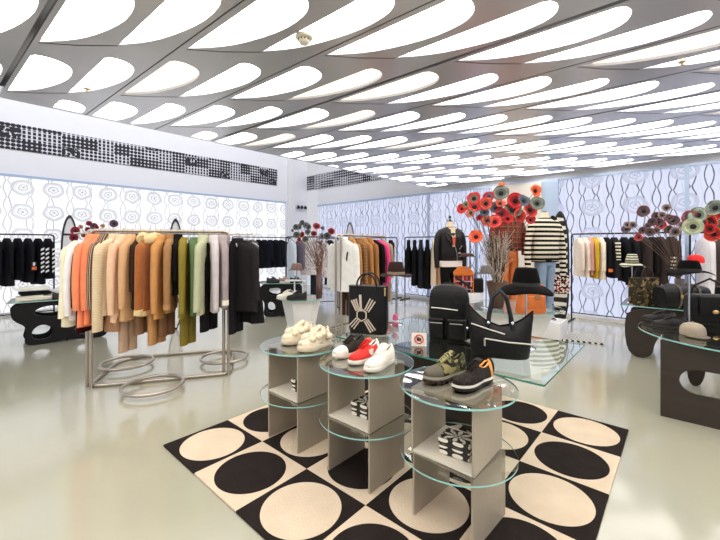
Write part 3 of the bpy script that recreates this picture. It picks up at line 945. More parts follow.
# a short rack of pale clothes behind the vase of dark poppies
a, b = PD(286, 0, 8.3), PD(338, 0, 8.7); a.z = b.z = 0
Lr = (b - a).length
lace = blotch('white_lace', [(.88, .85, .86), (.66, .60, .62), (.93, .91, .92)], 45)
its = [('dress', 'pale blue dress at the left end of the rack behind the dark poppies', .12, 1.15, dict(m=cloth((.80, .84, .92)), yj=.2)),
 ('coat', 'grey coat between the pale blue dress and the lace blouse', .30, .66, dict(m=cloth((.42, .40, .46)), yj=.3, T=.12)),
 ('blouse', 'white lace blouse behind the slim brown vase', .55, .80, dict(m=lace, yj=1.25, W=.22, sl=.62, spread=.06)),
 ('trousers', 'dark blue jeans below the lace blouse', .70, 1.25, dict(m=cloth((.20, .24, .33)), yj=1.2)),
 ('coat', 'cream lace coat right of the slim brown vase', .83, .86, dict(m=lace, yj=.45, T=.13)),
 ('coat', 'dark olive coat at the right end of the rack behind the dark poppies', 1.02, 1.05, dict(m=cloth((.25, .23, .19)), yj=.35, T=.10))]
list(fill_rack('black tube rack of pale clothes behind the vase of dark poppies', 'clothes on the rack behind the dark poppies', a, b, 1.67, its, .35))
# right wall, behind the leather jacket
a, b = WR(s_at(405, o_), o_), WR(s_at(470, o_), o_)
Lr = (b - a).length
its = []
for i, (nm, lb, c, L) in enumerate((
    ('coat', 'black coat at the left end of the rack behind the leather-jacket mannequin', (.10, .10, .12), .95), ('coat', 'second black coat on the rack behind the leather-jacket mannequin', (.13, .13, .15), 1.2), ('coat', 'dark slate coat on the rack behind the leather-jacket mannequin', (.20, .21, .25), 1.25),
    ('coat', 'third black coat on the rack behind the leather-jacket mannequin', (.10, .10, .11), 1.25), ('coat', 'cream coat on the rack left of the leather-jacket mannequin', (.85, .76, .66), 1.15), ('coat', 'tan coat on the rack left of the leather-jacket mannequin', (.68, .50, .38), 1.1),
    ('coat', 'lilac grey coat just left of the leather-jacket mannequin', (.62, .60, .66), 1.0), ('coat', 'grey coat hidden behind the leather-jacket mannequin', (.4, .4, .42), .9), ('coat', 'black coat at the right end behind the leather-jacket mannequin', (.10, .10, .11), 1.2))):
    its.append((nm, lb, Lr * (i + .6) / 9.6, L, dict(m=cloth(c), sl=.62, T=.15, W=.23, sw=.065)))
list(fill_rack('black tube rack behind the leather-jacket mannequin', 'clothes on the rack behind the leather jacket', a, b, 1.69, its, .6))
# right wall, the rack between the column and the blue upright
a, b = WR(s_at(571.5, o_), o_), WR(s_at(680, o_), o_)
Lr = (b - a).length
strp = striped('cream_black_stripe', (.90, .86, .78), (.10, .09, .09), .06, .5, 2)
furb = plain('dark_brown_fur', (.20, .15, .14), 1.0, var=.3, vs_=40, bmp=1.0, bs_=70)
its = []
for nm, lb, px, L, kw in (
    ('blouse', 'cream blouse at the left end of the right-wall rack', 579, .74, dict(m=cloth((.88, .82, .76)), T=.12, sw=.07)),
    ('blouse', 'second cream blouse on the right-wall rack', 585, .74, dict(m=cloth((.90, .83, .78)))),
    ('blouse', 'dusty pink blouse on the right-wall rack', 589, .70, dict(m=cloth((.80, .57, .52)), T=.05)),
    ('blouse', 'mustard yellow blouse on the right-wall rack', 594, .76, dict(m=cloth((.80, .64, .16)), T=.06)),
    ('coat', 'long cream coat right of the mustard blouse', 600, .78, dict(m=cloth((.90, .84, .76)), T=.09, sw=.07)),
    ('jacket', 'black jacket with orange trim on the right-wall rack', 606, .72, dict(m=blk, cuff=cloth((.9, .42, .2)))),
    ('jumper', 'dark grey jumper with white striped sleeves', 614, .74, dict(m=cloth((.21, .20, .21)), ms=strp, sl=.34, T=.14, sw=.075, W=.21)),
    ('jacket', 'black jacket left of the striped cap on the right-wall rack', 624, .80, dict(m=blk)),
    ('coat', 'black coat behind the camouflage tote', 633, .86, dict(m=blk2, T=.12)),
    ('jacket', 'first dark brown fur jacket on the right-wall rack', 644, .82, dict(m=furb, T=.15, sw=.075)),
    ('jacket', 'dark quilted jacket between the brown fur jackets', 652, .82, dict(m=cloth((.17, .15, .16)), T=.12)),
    ('jacket', 'second dark brown fur jacket on the right-wall rack', 660, .80, dict(m=furb, T=.12)),
    ('jacket', 'third brown fur jacket, with a striped white hem, by the upright', 671, .66, dict(m=furb, T=.17, sw=.08, hem=None))):
    u = (a - WR(s_at(px, o_), o_)).length
    its.append((nm, lb, u, L, dict(sl=kw.pop('sl', .55), **kw)))
gs = list(fill_rack('black tube rack of cream, mustard and dark clothes on the right wall', 'clothes on the right-wall rack', a, b, 1.70, its, .5))
mb = MB(); mb.loft([ringpts(0, 0, z, .23, .10, 20) for z in (-.62, -.40)], True, True); mb.build('striped_panel', strp, gs[-1])
# right wall, the rack at the picture's edge
a, b = WR(s_at(690, o_), o_), WR(s_at(800, o_), o_)
Lr = (b - a).length
its = []
for i, (nm, lb, c, L) in enumerate((
    ('coat', 'off-white coat at the left end of the far-right rack', (.86, .84, .86), 1.0), ('coat', 'taupe coat on the far-right rack', (.42, .36, .33), 1.05), ('coat', 'brown grey coat on the far-right rack behind the red poppies', (.36, .31, .29), 1.05), ('coat', 'dark grey coat at the right picture edge', (.26, .24, .25), 1.0),
    ('coat', 'black coat on the far-right rack', (.12, .12, .13), 1.0))):
    its.append((nm, lb, .18 + .22 * i, L, dict(m=cloth(c), sl=.6, T=.10)))
list(fill_rack('black tube rack at the far right behind the red and grey poppies', 'clothes on the far-right rack', a, b, 1.69, its, .5))
# ================================================================ DISPLAY STANDS
m_taupe, nt, bs = new_mat('brushed_taupe_metal')
v, x, y, z = coords(nt)
mp = nt.nodes.new('ShaderNodeMapping'); mp.inputs['Scale'].default_value = (60, 60, 2); nt.links.new(v, mp.inputs[0])
n1 = noise(nt, mp.outputs[0], 2, 4)
nt.links.new(mixc(nt, n1, lin((.64, .595, .53)), lin((.70, .655, .585))), bs.inputs['Base Color'])
bs.inputs['Metallic'].default_value = .12; bs.inputs['Roughness'].default_value = .42
g_top = glass_mat('display_glass', (.96, .985, .98), .04)
g_edge = plain('glass_edge', (.58, .82, .81), .15, spec=.8)
g_edge_d = plain('glass_edge_deep', (.15, .52, .46), .15, spec=.8)

def glass_disc(name, label, loc, r, th=.010, group=None, parent=None):
    """a round sheet: clear faces and a green edge band"""
    n = 72
    if parent is None: t = thing(name, label, 'glass shelf', loc, 0, group)
    else: t = parent
    off = (0, 0, 0) if parent is None else loc
    c = [(r * cos(2 * pi * k / n) + off[0], r * sin(2 * pi * k / n) + off[1]) for k in range(n)]
    mb = MB(); mb.add([(a, b, off[2] + th) for a, b in c], [tuple(range(n))]); mb.build('sheet', g_top, t)
    mb = MB(); mb.loft([[(a, b, off[2]) for a, b in c], [(a, b, off[2] + th) for a, b in c]], False, False, False); mb.build('edge', g_edge, t)
    return t

MOD = .349; TH = .012
m_shelf = plain('pale_shelf', (.88, .85, .79), .5)
def module(label, loc, rz, sx=.36, sy=.36, group='taupe metal stand modules', bottom=False):
    """open cube: two side panels and a top"""
    t = thing('stand_module', label, 'display stand', loc, rz, group)
    MB().box((-sx / 2 + TH / 2, 0, MOD / 2), (TH, sy, MOD)).build('side_panel', m_taupe, t)
    MB().box((sx / 2 - TH / 2, 0, MOD / 2), (TH, sy, MOD)).build('side_panel', m_taupe, t)
    MB().box((0, 0, MOD - TH / 2 ), (sx - 2 * TH, sy, TH)).build('top_panel', m_taupe, t)
    if bottom: MB().box((0, 0, TH / 2), (sx - 2 * TH, sy, TH)).build('bottom_shelf', m_shelf, t)
    return t
nears = {'left': P2(298, 456.4), 'middle': P2(369.8, 497), 'right': Vector((.55, 1.77, 0))}
cent = {}
pat, nt, bs = new_mat('leaf_print_card')
v, x, y, z = coords(nt)
px_, py_ = x, y * 1.25
r = (px_ * px_ + py_ * py_).sq(); th = py_.at2(px_)
pet = ((th * 4).cos().ab().pw(.6) * .075)
a = r.lt(pet) * (r.gt(pet * .30)) * ((th * 4).cos().ab().gt(.55) * 1.0)
ringl = ((th * 4).cos().ab().lt(.16)) * r.gt(.02)
dark = (a * -1 + 1)
sq_ = (((x * 30).fr() - .5).ab() + ((y * 30).fr() - .5).ab()).lt(.33)
top = a.mx(r.gt(.075) * sq_).mx((r - .012).ab().lt(.004))
wv = ((x * 38 + y * 38).sin() * ((z - .045) * 95).cos())
side = (wv.ab().gt(.45)) * ((z - .05).ab().gt(.004))
geo = nt.nodes.new('ShaderNodeNewGeometry')
# the lid's face against the sides is decided by height in the box
ink = top * z.gt(.0855) + side * z.lt(.0855)
nt.links.new(mixc(nt, ink, lin((.09, .075, .065)), lin((.93, .90, .84))), bs.inputs['Base Color'])
bs.inputs['Roughness'].default_value = .5
def leaf_box(label, loc, rz):
    t = thing('shoe_box', label, 'box', loc, rz, 'leaf-print boxes in the stands')
    MB().rbox((0, 0, .03), (.162, .122, .06), .004).build('body', pat, t)
    MB().rbox((0, 0, .0705), (.170, .130, .031), .004).build('lid', pat, t)
    return t
for nm, pos in nears.items():
    c = pos - U * .18 + V * .18
    c.z = .0155; cent[nm] = c
    nmo = {'left': 'under the cream bulky sneakers', 'middle': 'under the white and red sneakers', 'right': 'under the camouflage shoe'}[nm]
    module('lower taupe stand module of the stack ' + nmo, c + (Vector((.01, -.004, 0)) if nm == 'right' else Vector((0, 0, 0))), RU - (.06 if nm == 'right' else 0))
    glass_disc('glass_disc', 'lower round glass shelf of the stack ' + nmo, c + Vector((0, 0, MOD)), .312, .008, 'round glass shelves')
    module('upper taupe stand module of the stack ' + nmo, c + Vector((0, 0, MOD + .008)), RU, bottom=True)
    glass_disc('glass_disc', 'top round glass shelf carrying the ' + {'left': 'cream bulky sneakers', 'middle': 'dark, red and white sneakers', 'right': 'camouflage and black shoes'}[nm], c + Vector((0, 0, 2 * MOD + .008)), .312, .010, 'round glass shelves')
ZD = 2 * MOD + .018 + .0155
zs = MOD + .008 + .0135
for nm, off, lb in (('left', U * .06 - V * .02, 'black and white leaf-print box in the stand under the cream sneakers'), ('middle', U * .02 - V * .02, 'black and white leaf-print box in the middle stand under the red sneaker'), ('right', U * .03 - V * .05, 'black and white leaf-print box in the stand under the camouflage shoe')):
    leaf_box(lb, cent[nm] + off + Vector((0, 0, zs)), RU + {'left': 0, 'middle': .05, 'right': .12}[nm])

# ---------------------------------------------------------------- shoes
def shoe(label, loc, rz, m_up, m_sole, m_lace, m_in, kind='low', L=.285, m_toe=None, m_heel=None, m_mid=None, group=None):
    """x from heel to toe; sole on z = 0"""
    t = thing('sneaker' if kind != 'lug' else 'hiking_shoe', label, 'shoe', loc, rz, group)
    sh = {'low': .030, 'lug': .040, 'run': .036, 'bulky': .044}[kind]; puff = {'low': 1.0, 'lug': 1.05, 'run': 1.0, 'bulky': 1.28}[kind]
    prof = [(0.0, .020, .0), (.03, .031, .0), (.12, .036, 0), (.25, .035, 0), (.40, .035, .0), (.55, .041, .0), (.70, .047, 0), (.82, .046, 0), (.91, .038, .0), (.97, .025, .0), (1.0, .010, .0)]
    def cy_(s): return .010 * sin(pi * s) * (1 if s > .4 else .4)
    out = [(s * L, cy_(s) - w * puff) for s, w, _ in prof] + [(s * L, cy_(s) + w * puff) for s, w, _ in reversed(prof)]
    out = smooth_poly(out, 1)
    def sole_ring(z, k, toe=0.0):
        cx_ = L * .5
        return [((x - cx_) * k + cx_, y * k, z + toe * max(0, (x / L - .72)) * .30) for x, y in out]
    so = MB()
    if kind == 'lug':
        so.loft([sole_ring(.012, 1.03, .06), sole_ring(sh * .7, 1.05, .06), sole_ring(sh, 1.02, .06)])
        for s, w, _ in prof[1:-1]:
            for sd in (-1, 1): so.box((s * L, cy_(s) + sd * w * .72, .007 + .06 * max(0, s - .72) * .3), (.020, w * .62, .014))
    else:
        so.loft([sole_ring(0, .97, .05), sole_ring(.006, 1.03, .05), sole_ring(sh * .8, 1.03, .05), sole_ring(sh, .99, .05)])
    sole = so.build('sole', m_sole, t)
    if m_mid:
        MB().loft([sole_ring(sh * .55, 1.055, .06), sole_ring(sh * .95, 1.055, .06)], False, False).build('midsole_stripe', m_mid, sole)
    # upper: lofted sections along the foot, open at the ankle
    hh = {'low': 1.0, 'lug': 1.05, 'run': .98, 'bulky': 1.12}[kind]
    stn = [(.0, .014, .055, 0), (.015, .026, .085, 1), (.06, .031, .088, 1), (.16, .032, .070, 1), (.26, .032, .064, 1), (.36, .034, .078, 1), (.42, .036, .088, .35), (.50, .037, .078, 0), (.60, .040, .064, 0), (.70, .043, .051, 0), (.80, .043, .043, 0), (.89, .037, .036, 0), (.95, .026, .029, 0), (.985, .014, .018, 0)]
    rings = []
    for s, w, h, op in stn:
        w *= puff; h = h * hh; ring = []
        n = 16
        for k in range(n + 1):
            a = pi * k / n
            yy = -cos(a) * w * (1 - .34 * sin(a) ** 2 * (h / .09)); zz = h * (sin(a) ** .75 if a not in (0, pi) else 0)
            if op and .15 < k / n < .85:
                zz = min(zz, h * (1 if op >= 1 else 1)); 
            ring.append((s * L, cy_(s) + yy, sh - .004 + zz + .05 * max(0, s - .72) * .3))
        rings.append(ring)
    mb = MB()
    n = 17
    vs_ = [p for r_ in rings for p in r_]; fs = []
    for i in range(len(rings) - 1):
        for j in range(n - 1):
            if 1 <= i <= 5 and 5 <= j <= 10: continue       # the ankle opening
            fs.append((i * n + j, i * n + j + 1, (i + 1) * n + j + 1, (i + 1) * n + j))
    mb.add(vs_, fs, True); mb.add(rings[0], [tuple(reversed(range(n)))], True); mb.add(rings[-1], [tuple(range(n))], True)
    up = mb.build('upper', m_up, t)
    md = up.modifiers.new('thickness', 'SOLIDIFY'); md.thickness = .004; md.offset = -1
    sb = up.modifiers.new('smooth', 'SUBSURF'); sb.levels = 1; sb.render_levels = 1
    # padded rim and lining
    rim = [rings[i][5] for i in range(1, 7)] + [rings[6][8]] + [rings[i][11] for i in range(6, 0, -1)] + [rings[1][8]]
    MB().tube(rim, .0055, 8, cyc=True).build('collar_rim', m_heel or m_up, t)
    mb = MB(); mb.rbox((L * .2, cy_(.2), sh + .012), (L * .34, .048, .03), .012); mb.build('insole', m_in, t)
    # tongue and laces
    tg = MB(); tp = []
    for s, w, z_ in ((.30, .022, .105), (.36, .024, .098), (.44, .024, .094), (.54, .022, .079), (.64, .018, .062)):
        tp.append([(s * L, cy_(s) + q * w, sh + z_ * hh + .003 - abs(q) * .004) for q in (-1, -.5, 0, .5, 1)])
    vs_ = [p for r_ in tp for p in r_] + [(p[0], p[1], p[2] - .006) for r_ in tp for p in r_]; fs = []
    for i in range(4):
        for j in range(4):
            fs.append((i * 5 + j, i * 5 + j + 1, (i + 1) * 5 + j + 1, (i + 1) * 5 + j)); fs.append((25 + (i + 1) * 5 + j, 25 + (i + 1) * 5 + j + 1, 25 + i * 5 + j + 1, 25 + i * 5 + j))
    fs += [(0, 25, 26, 1), (1, 26, 27, 2), (2, 27, 28, 3), (3, 28, 29, 4)]
    tg.add(vs_, fs, True); tg.build('tongue', m_up, t)
    lc = MB()
    for k in range(5):
        s = .43 + .055 * k; z_ = (.094, .085, .078, .070, .063)[k] * hh + .006
        w = .026 - .002 * k
        lc.tube([(s * L - .006, cy_(s) - w, sh + z_ - .010), (s * L, cy_(s), sh + z_ + .003), (s * L + .008, cy_(s) + w, sh + z_ - .010)], .0032, 6)
        lc.tube([(s * L + .008, cy_(s) - w, sh + z_ - .011), (s * L + .002, cy_(s), sh + z_ + .004), (s * L - .006, cy_(s) + w, sh + z_ - .010)], .0032, 6)
    lc.build('laces', m_lace, t)
    if m_toe:
        tr = []
        for (s, w, h, op) in stn[9:]:
            w *= puff; h *= hh
            tr.append([(s * L + (.004 if s > .9 else .002), cy_(s) - cos(pi * k / 16) * (w * (1 - .34 * sin(pi * k / 16) ** 2 * (h / .09)) + .004), sh - .004 + (h + .004) * (sin(pi * k / 16) ** .75 if 0 < k < 16 else 0) + .05 * max(0, s - .72) * .3) for k in range(17)])
        MB().loft(tr, False, False, True, closed=False).add(tr[-1], [tuple(range(17))], True).build('toe_cap', m_toe, t)
    if m_heel:
        hr = []
        for (s, w, h, op) in stn[:4]:
            w *= puff; h *= hh
            hr.append([(s * L - .003, cy_(s) - cos(pi * k / 16) * (w * (1 - .34 * sin(pi * k / 16) ** 2 * (h / .09)) + .003), sh - .004 + (h + .006) * (sin(pi * k / 16) ** .75 if 0 < k < 16 else 0)) for k in range(17)])
        mb = MB(); vs_ = [p for r_ in hr for p in r_]; fs = []
        for i in range(3):
            for j in range(16):
                if i >= 1 and 5 <= j <= 10: continue
                fs.append((i * 17 + j, i * 17 + j + 1, (i + 1) * 17 + j + 1, (i + 1) * 17 + j))
        mb.add(vs_, fs, True); mb.add(hr[0], [tuple(reversed(range(17)))], True); mb.build('heel_tab', m_heel, t)
    return t
c_white = leather((.94, .92, .87), .4); c_red = plain('red_suede', (.86, .13, .09), .75, var=.12, sheen=.2); c_blk = leather((.13, .12, .12), .5)
c_cream = plain('cream_fluffy_fabric', (.92, .86, .75), .9, var=.10, vs_=40, bmp=.8, bs_=60)
camo = blotch('green_camouflage', [(.36, .36, .22), (.22, .24, .14), (.56, .52, .34), (.14, .13, .10)], 30)
c_brn = leather((.30, .22, .19), .5); c_dk = plain('dark_rubber', (.11, .10, .10), .6)
def toward(a, b): return atan2(b.y - a.y, b.x - a.x)
def place_shoe(heel_px, toe_px, z=ZD):
    a, b = P2(*heel_px, z), P2(*toe_px, z); return a, toward(a, b), (b - a).length
# middle stand: dark with white toe, red, white
zt_ = ZD
def shoe_at(label, toe_px, ang, **k):
    """toe position in the photo (on the glass), heading angle"""
    L = k.get('L', .285); b = P2(*toe_px, ZD); h = Vector((b.x - cos(ang) * L, b.y - sin(ang) * L, ZD))
    return shoe(label, h, ang, **k)
shoe_at('dark brown sneaker with a white rubber toe beside the red sneaker', (334, 359), radians(228), m_up=leather((.22, .18, .14), .6), m_sole=c_white, m_lace=cloth((.2, .17, .14)), m_in=c_dk, m_toe=c_white, group='sneakers on the middle stand')
shoe_at('red suede sneaker with white side panel and heel tab', (350, 365.5), radians(231), m_up=c_red, m_sole=c_white, m_lace=cloth((.75, .1, .08)), m_in=c_white, m_heel=c_white, group='sneakers on the middle stand')
shoe_at('plain white leather sneaker, right of the red sneaker', (366.5, 373), radians(234), m_up=c_white, m_sole=c_white, m_lace=cloth((.93, .91, .87)), m_in=c_white, m_heel=c_white, group='sneakers on the middle stand')
red_root = [o for o in col.objects if o.get('label', '').startswith('red suede')][0]
for sd in (-1, 1):
    MB().box((.125, sd * .040 + .006, .056), (.042, .006, .040)).build('side_panel', c_white, red_root)
# left stand: bulky cream pair
for lb, tp, an in (('rear one of the two cream bulky fluffy sneakers on the left stand', (283, 345.5), 230), ('front one of the two cream bulky fluffy sneakers on the left stand', (300, 352.5), 233)):
    s_ = shoe_at(lb, tp, radians(an), m_up=c_cream, m_sole=plain('cream_sole', (.90, .84, .74), .6), m_lace=cloth((.90, .84, .73)), m_in=c_brn, kind='bulky', L=.29, group='cream sneakers on the left stand')
    mb = MB()
    for k in range(16):
        a = k * 2.4; q = k / 16
        sx_ = .05 + .20 * q; mb.ball((sx_, .056 * cos(a) * (1 - .25 * q) + .006, .080 + .05 * abs(sin(a)) * (1 - q * .75)), (.034, .022, .026), 8)
    mb.build('fluffy_padding', c_cream, s_)
    mb = MB()
    for (a, b, c) in ((.13, -.052, .105), (.06, -.048, .11), (.10, .05, .11)): mb.ball((a, b, c), .008, 8)
    mb.build('cord_stopper', c_dk, s_)
# right stand: camouflage hiking shoe and black runner
shoe_at('green camouflage lace-up shoe with a thick brown lug sole', (425.5, 383), radians(210), m_up=camo, m_sole=plain('brown_rubber', (.27, .19, .16), .6), m_lace=cloth((.62, .60, .42)), m_in=c_dk, m_toe=plain('grey_rubber_toe', (.35, .32, .26), .6), kind='lug', m_mid=plain('pale_grey_line', (.62, .62, .55), .6))
shoe_at('black running shoe with white sole edge and orange lining', (455, 391.5), radians(215), m_up=blotch('black_mesh', [(.13, .11, .10), (.19, .16, .14)], 60), m_sole=c_dk, m_lace=cloth((.16, .14, .13)), m_in=plain('orange_lining', (.88, .60, .30), .7), kind='run', m_mid=c_white, m_heel=plain('orange_lining', (.9, .6, .3)))

# ================================================================ BIG GLASS TABLE
ZT = .71
K = P2(544.4, 385, ZT)                      # near right corner
TW, TD = 1.66, 1.12
g_table = glass_mat('table_glass', (.80, .90, .87), .09)
m_darkwood, nt, bs = new_mat('dark_wood')
v, x, y, z = coords(nt)
mp = nt.nodes.new('ShaderNodeMapping'); mp.inputs['Scale'].default_value = (1.2, 8, 8); nt.links.new(v, mp.inputs[0])
n1 = noise(nt, mp.outputs[0], 4, 5)
nt.links.new(mixc(nt, n1, lin((.15, .12, .10)), lin((.235, .19, .16))), bs.inputs['Base Color']); bs.inputs['Roughness'].default_value = .4
t = thing('glass_table', 'large rectangular glass table carrying the black bags, on a dark crossed base', 'table', Vector((K.x, K.y, 0)), RU)
mb = MB(); mb.add([(-TW, 0, ZT), (0, 0, ZT), (0, TD, ZT), (-TW, TD, ZT)], [(0, 1, 2, 3)]); mb.build('glass_top', g_table, t)
e = .012
mb = MB(); c4 = [(-TW, 0), (0, 0), (0, TD), (-TW, TD)]
mb.loft([[(a, b, ZT - e) for a, b in c4], [(a, b, ZT - .0005) for a, b in c4]], False, False, False); mb.build('glass_edge', g_edge_d, t)
def leg_board(L, h, holes=True):
    """wavy cut-out board, local x along, y up"""
    o = smooth_poly([(0, 0), (L * .28, 0), (L * .36, h * .28), (L * .5, h * .36), (L * .64, h * .28), (L * .72, 0), (L, 0), (L * .93, h * .5), (L, h), (0, h), (L * .07, h * .5)], 3)
    return o
for M in (frame(Vector((-TW * .82, TD * .28, .0155)), (1, .30, 0)), frame(Vector((-TW * .82, TD * .72, .0155)), (1, -.30, 0))):
    plate('base_board', leg_board(.92, ZT - .0285), [], .03, m_darkwood, t, M @ UP)

# ---------------------------------------------------------------- bags
bag_lea = leather((.065, .06, .065), .33); nyl = plain('black_nylon', (.045, .042, .043), .40, spec=.28, var=.3, vs_=8, bmp=.55, bs_=14)
m_zip = plain('silver_zip', (.82, .80, .76), .3, metal=.8); m_gold = plain('pale_gold_metal', (.80, .68, .45), .3, metal=.9)
m_print = plain('off_white_print', (.82, .76, .70), .7)
def strap(mb, pts, w, th_=.006):
    mb.tube(pts, w, 6)
def soft_bag(mb, w, d, h, top=.75, sag=.0, n=24, ph=0.0, flare=1.0):
    """open soft body from z 0 to h"""
    rings = []
    for q in (0, .03, .12, .3, .5, .7, .88, 1.0):
        k = 1 if q > .05 else .94
        dd = d / 2 * (1 - (1 - top) * q) * k * (1 + .08 * sin(q * 5 + ph)); ww = w / 2 * (1 + (flare - 1) * q) * k
        rings.append(ringpts(0, 0, h * q, ww, dd, n, 3.6, .04, ph))
    mb.loft(rings, True, True); return mb
# handbag with the brush-hand print
q = P2(362.5, 334, ZT)
t = thing('tote_bag', 'black upright tote with an off-white brush-like print and looped handles', 'bag', q + V * .08, RU + .42)
soft_bag(MB(), .36, .15, .42, .85).build('body', bag_lea, t)
pr = MB()
def bar(ax, az, bx, bz, w=.0052):
    d = Vector((bx - ax, 0, bz - az)); L = d.length; n_ = Vector((-d.z, 0, d.x)).normalized() * w
    yb = -.0815
    p = [(ax + n_.x, az + n_.z), (bx + n_.x, bz + n_.z), (bx - n_.x, bz - n_.z), (ax - n_.x, az - n_.z)]
    pr.add([(a, yb, b) for a, b in p] + [(a, yb + .02, b) for a, b in p], [(0, 1, 2, 3), (4, 7, 6, 5), (0, 4, 5, 1), (1, 5, 6, 2), (2, 6, 7, 3), (3, 7, 4, 0)])
for k in range(3):
    o_ = (k - 1) * .024
    bar(-.115 + o_ * .9, .30 + o_ * .3, -.075 + o_ * .6, .205 + o_ * .2); bar(.06 + o_ * .9, .30 - o_ * .5, .005 + o_ * .7, .205 - o_ * .4)
    bar(-.135 + o_ * .9, .055 + o_ * -.6, -.075 + o_ * .6, .125 - o_ * .5); bar(.065 + o_ * .9, .03 + o_ * .5, .0 + o_ * .6, .125 + o_ * .4)
bar(-.045, .20, -.055, .345, .009); 
hexp = [(-.04 + .048 * cos(pi / 6 + pi / 3 * k), .165 + .052 * sin(pi / 6 + pi / 3 * k)) for k in range(6)]
for k in range(6): bar(*hexp[k], *hexp[(k + 1) % 6], .005)
pr.build('brush_print', m_print, t)
for sd in (-1, 1):
    MB().tube([(-.09, sd * .055, .38)] + [(-.09 * cos(a), sd * .058, .42 + .11 * sin(a)) for a in [pi * k / 12 for k in range(13)]] + [(.09, sd * .055, .38)], .008, 8).build('handle', bag_lea, t)
MB().box((.165, -.05, .37), (.012, .012, .06)).ball((.165, -.05, .40), .010, 8).build('tag', m_gold, t)
# pink pouch at its side
q = P2(393.5, 327, ZT)
t = thing('pouch', 'small pink and white pouch beside the black printed tote', 'pouch', q + V * .03, RU)
MB().rbox((0, 0, .06), (.07, .03, .12), .012, taper=.8).build('body', cloth((.93, .45, .60)), t)
MB().rbox((0, 0, .05), (.073, .033, .025), .01).build('white_band', cloth((.95, .9, .9)), t)
# no-photography card
q = P2(419, 346, ZT)
t = thing('acrylic_sign', 'small white no-photography sign standing on the glass table', 'sign', q, RU + .55)
M = Matrix.Rotation(-.12, 4, 'X')
MB().box((0, 0, .05), (.115, .006, .10), M).box((0, .025, .003), (.115, .06, .006)).build('panel', plain('sign_white', (.93, .90, .85), .4), t)
rg = MB(); rg.tube([(.032 * cos(2 * pi * k / 28), -.006, .052 + .032 * sin(2 * pi * k / 28)) for k in range(28)], .004, 6, M, cyc=True)
rg.tube([(-.022, -.006, .075), (.022, -.006, .029)], .0035, 6, M); rg.build('prohibition_ring', plain('sign_red', (.85, .16, .12), .5), t)
MB().box((0, -.0045, .050), (.034, .004, .022), M).box((-.004, -.0045, .064), (.012, .004, .007), M).tube([(0, -.003, .05), (0, -.009, .05)], .008, 10, M).build('camera_symbol', plain('sign_black', (.12, .1, .1), .5), t)
# backpack
q = P2(444, 340, ZT)
t = thing('backpack', 'black backpack with two front pockets and silver zips', 'backpack', q + V * .09, RU + .36)
mb = MB(); rings = []
for z_, w_, d_ in ((0, .30, .13), (.01, .325, .155), (.06, .335, .17), (.2, .335, .165), (.34, .325, .155), (.40, .30, .135), (.43, .255, .11), (.448, .17, .08), (.452, .08, .04)):
    rings.append(ringpts(0, 0, z_, w_ / 2, d_ / 2, 28, 3.4, .0))
mb.loft(rings); mb.build('body', nyl, t)
for xx in (-.088, .072):
    pk = MB().rbox((xx, -.105, .095), (.145 if xx > 0 else .12, .07, .165), .022).build('front_pocket', nyl, t)
    MB().box((xx, -.143, .15), (.10, .006, .007)).build('zip', m_zip, pk)
    MB().rbox((xx, -.108, .172), (.15 if xx > 0 else .125, .078, .03), .012).build('flap', nyl, pk)
MB().tube([(-.135, -.085, .262), (-.06, -.093, .262), (.08, -.091, .252)], .006, 6).build('main_zip', m_zip, t)
MB().tube([(.120, -.055, .10), (.135, -.06, .22), (.128, -.055, .31), (.095, -.05, .375), (.04, -.04, .415)], .006, 6).build('side_zip', m_zip, t)
MB().rbox((.175, .0, .10), (.05, .12, .17), .02).build('side_pocket', nyl, t)
MB().tube([(-.05, .02, .425), (-.045, .02, .455), (.045, .02, .455), (.05, .02, .425)], .009, 8).build('grab_handle', nyl, t)
for sd in (-1, 1):
    MB().tube([(sd * .07, .06, .40), (sd * .09, .12, .34), (sd * .10, .13, .18), (sd * .12, .09, .03)], .016, 8).build('shoulder_strap', nyl, t)
# large soft tote
q = P2(495, 359, ZT)
t = thing('tote_bag', 'large slouchy black tote with two silver zips and tall straps', 'bag', q + V * .08, RU + .42)
mb = MB(); rings = []
for k, (z_, w_, d_) in enumerate(((0, .35, .12), (.012, .38, .15), (.07, .395, .17), (.13, .405, .16), (.18, .42, .125), (.22, .435, .09), (.235, .44, .06))):
    rg_ = ringpts(0, 0, z_, w_ / 2, d_ / 2, 36, 3.2, .05, 1.0)
    if k >= 3:   # the mouth droops between its raised ends
        f_ = (k - 2) / 4
        rg_ = [(x, y, z + f_ * (.10 * (abs(x) / .22) ** 2.2 - .02 * (1 - abs(x) / .23) + (.035 if x < 0 else 0) * abs(x) / .22)) for x, y, z in rg_]
    rings.append(rg_)
mb.loft(rings, True, False); mb.loft([[(x * .96, y * .8, z - .002) for x, y, z in rings[-1]], [(x * .9, y * .7, z - .09) for x, y, z in rings[-2]]], False, True); mb.build('body', nyl, t)
MB().tube([(-.19, -.072, .235), (-.06, -.075, .198), (.03, -.075, .175)], .0055, 6).build('upper_zip', m_zip, t)
MB().tube([(-.10, -.088, .140), (.05, -.090, .125), (.195, -.072, .118)], .0055, 6).build('lower_zip', m_zip, t)
MB().box((-.10, -.094, .115), (.012, .005, .05)).build('zip_pull', m_zip, t)
for yy in (-.05, .045):
    MB().tube([(-.075, yy, .20), (-.07, yy, .28), (-.045, yy, .42), (.0, yy, .465), (.045, yy, .42), (.075, yy, .28), (.08, yy, .20)], .013, 8).build('strap', leather((.16, .15, .19), .5), t)
MB().ball((-.075, -.06, .245), .013, 8).ball((.08, -.06, .25), .013, 8).ball((-.215, -.03, .19), .012, 8).build('ring', m_steel, t)

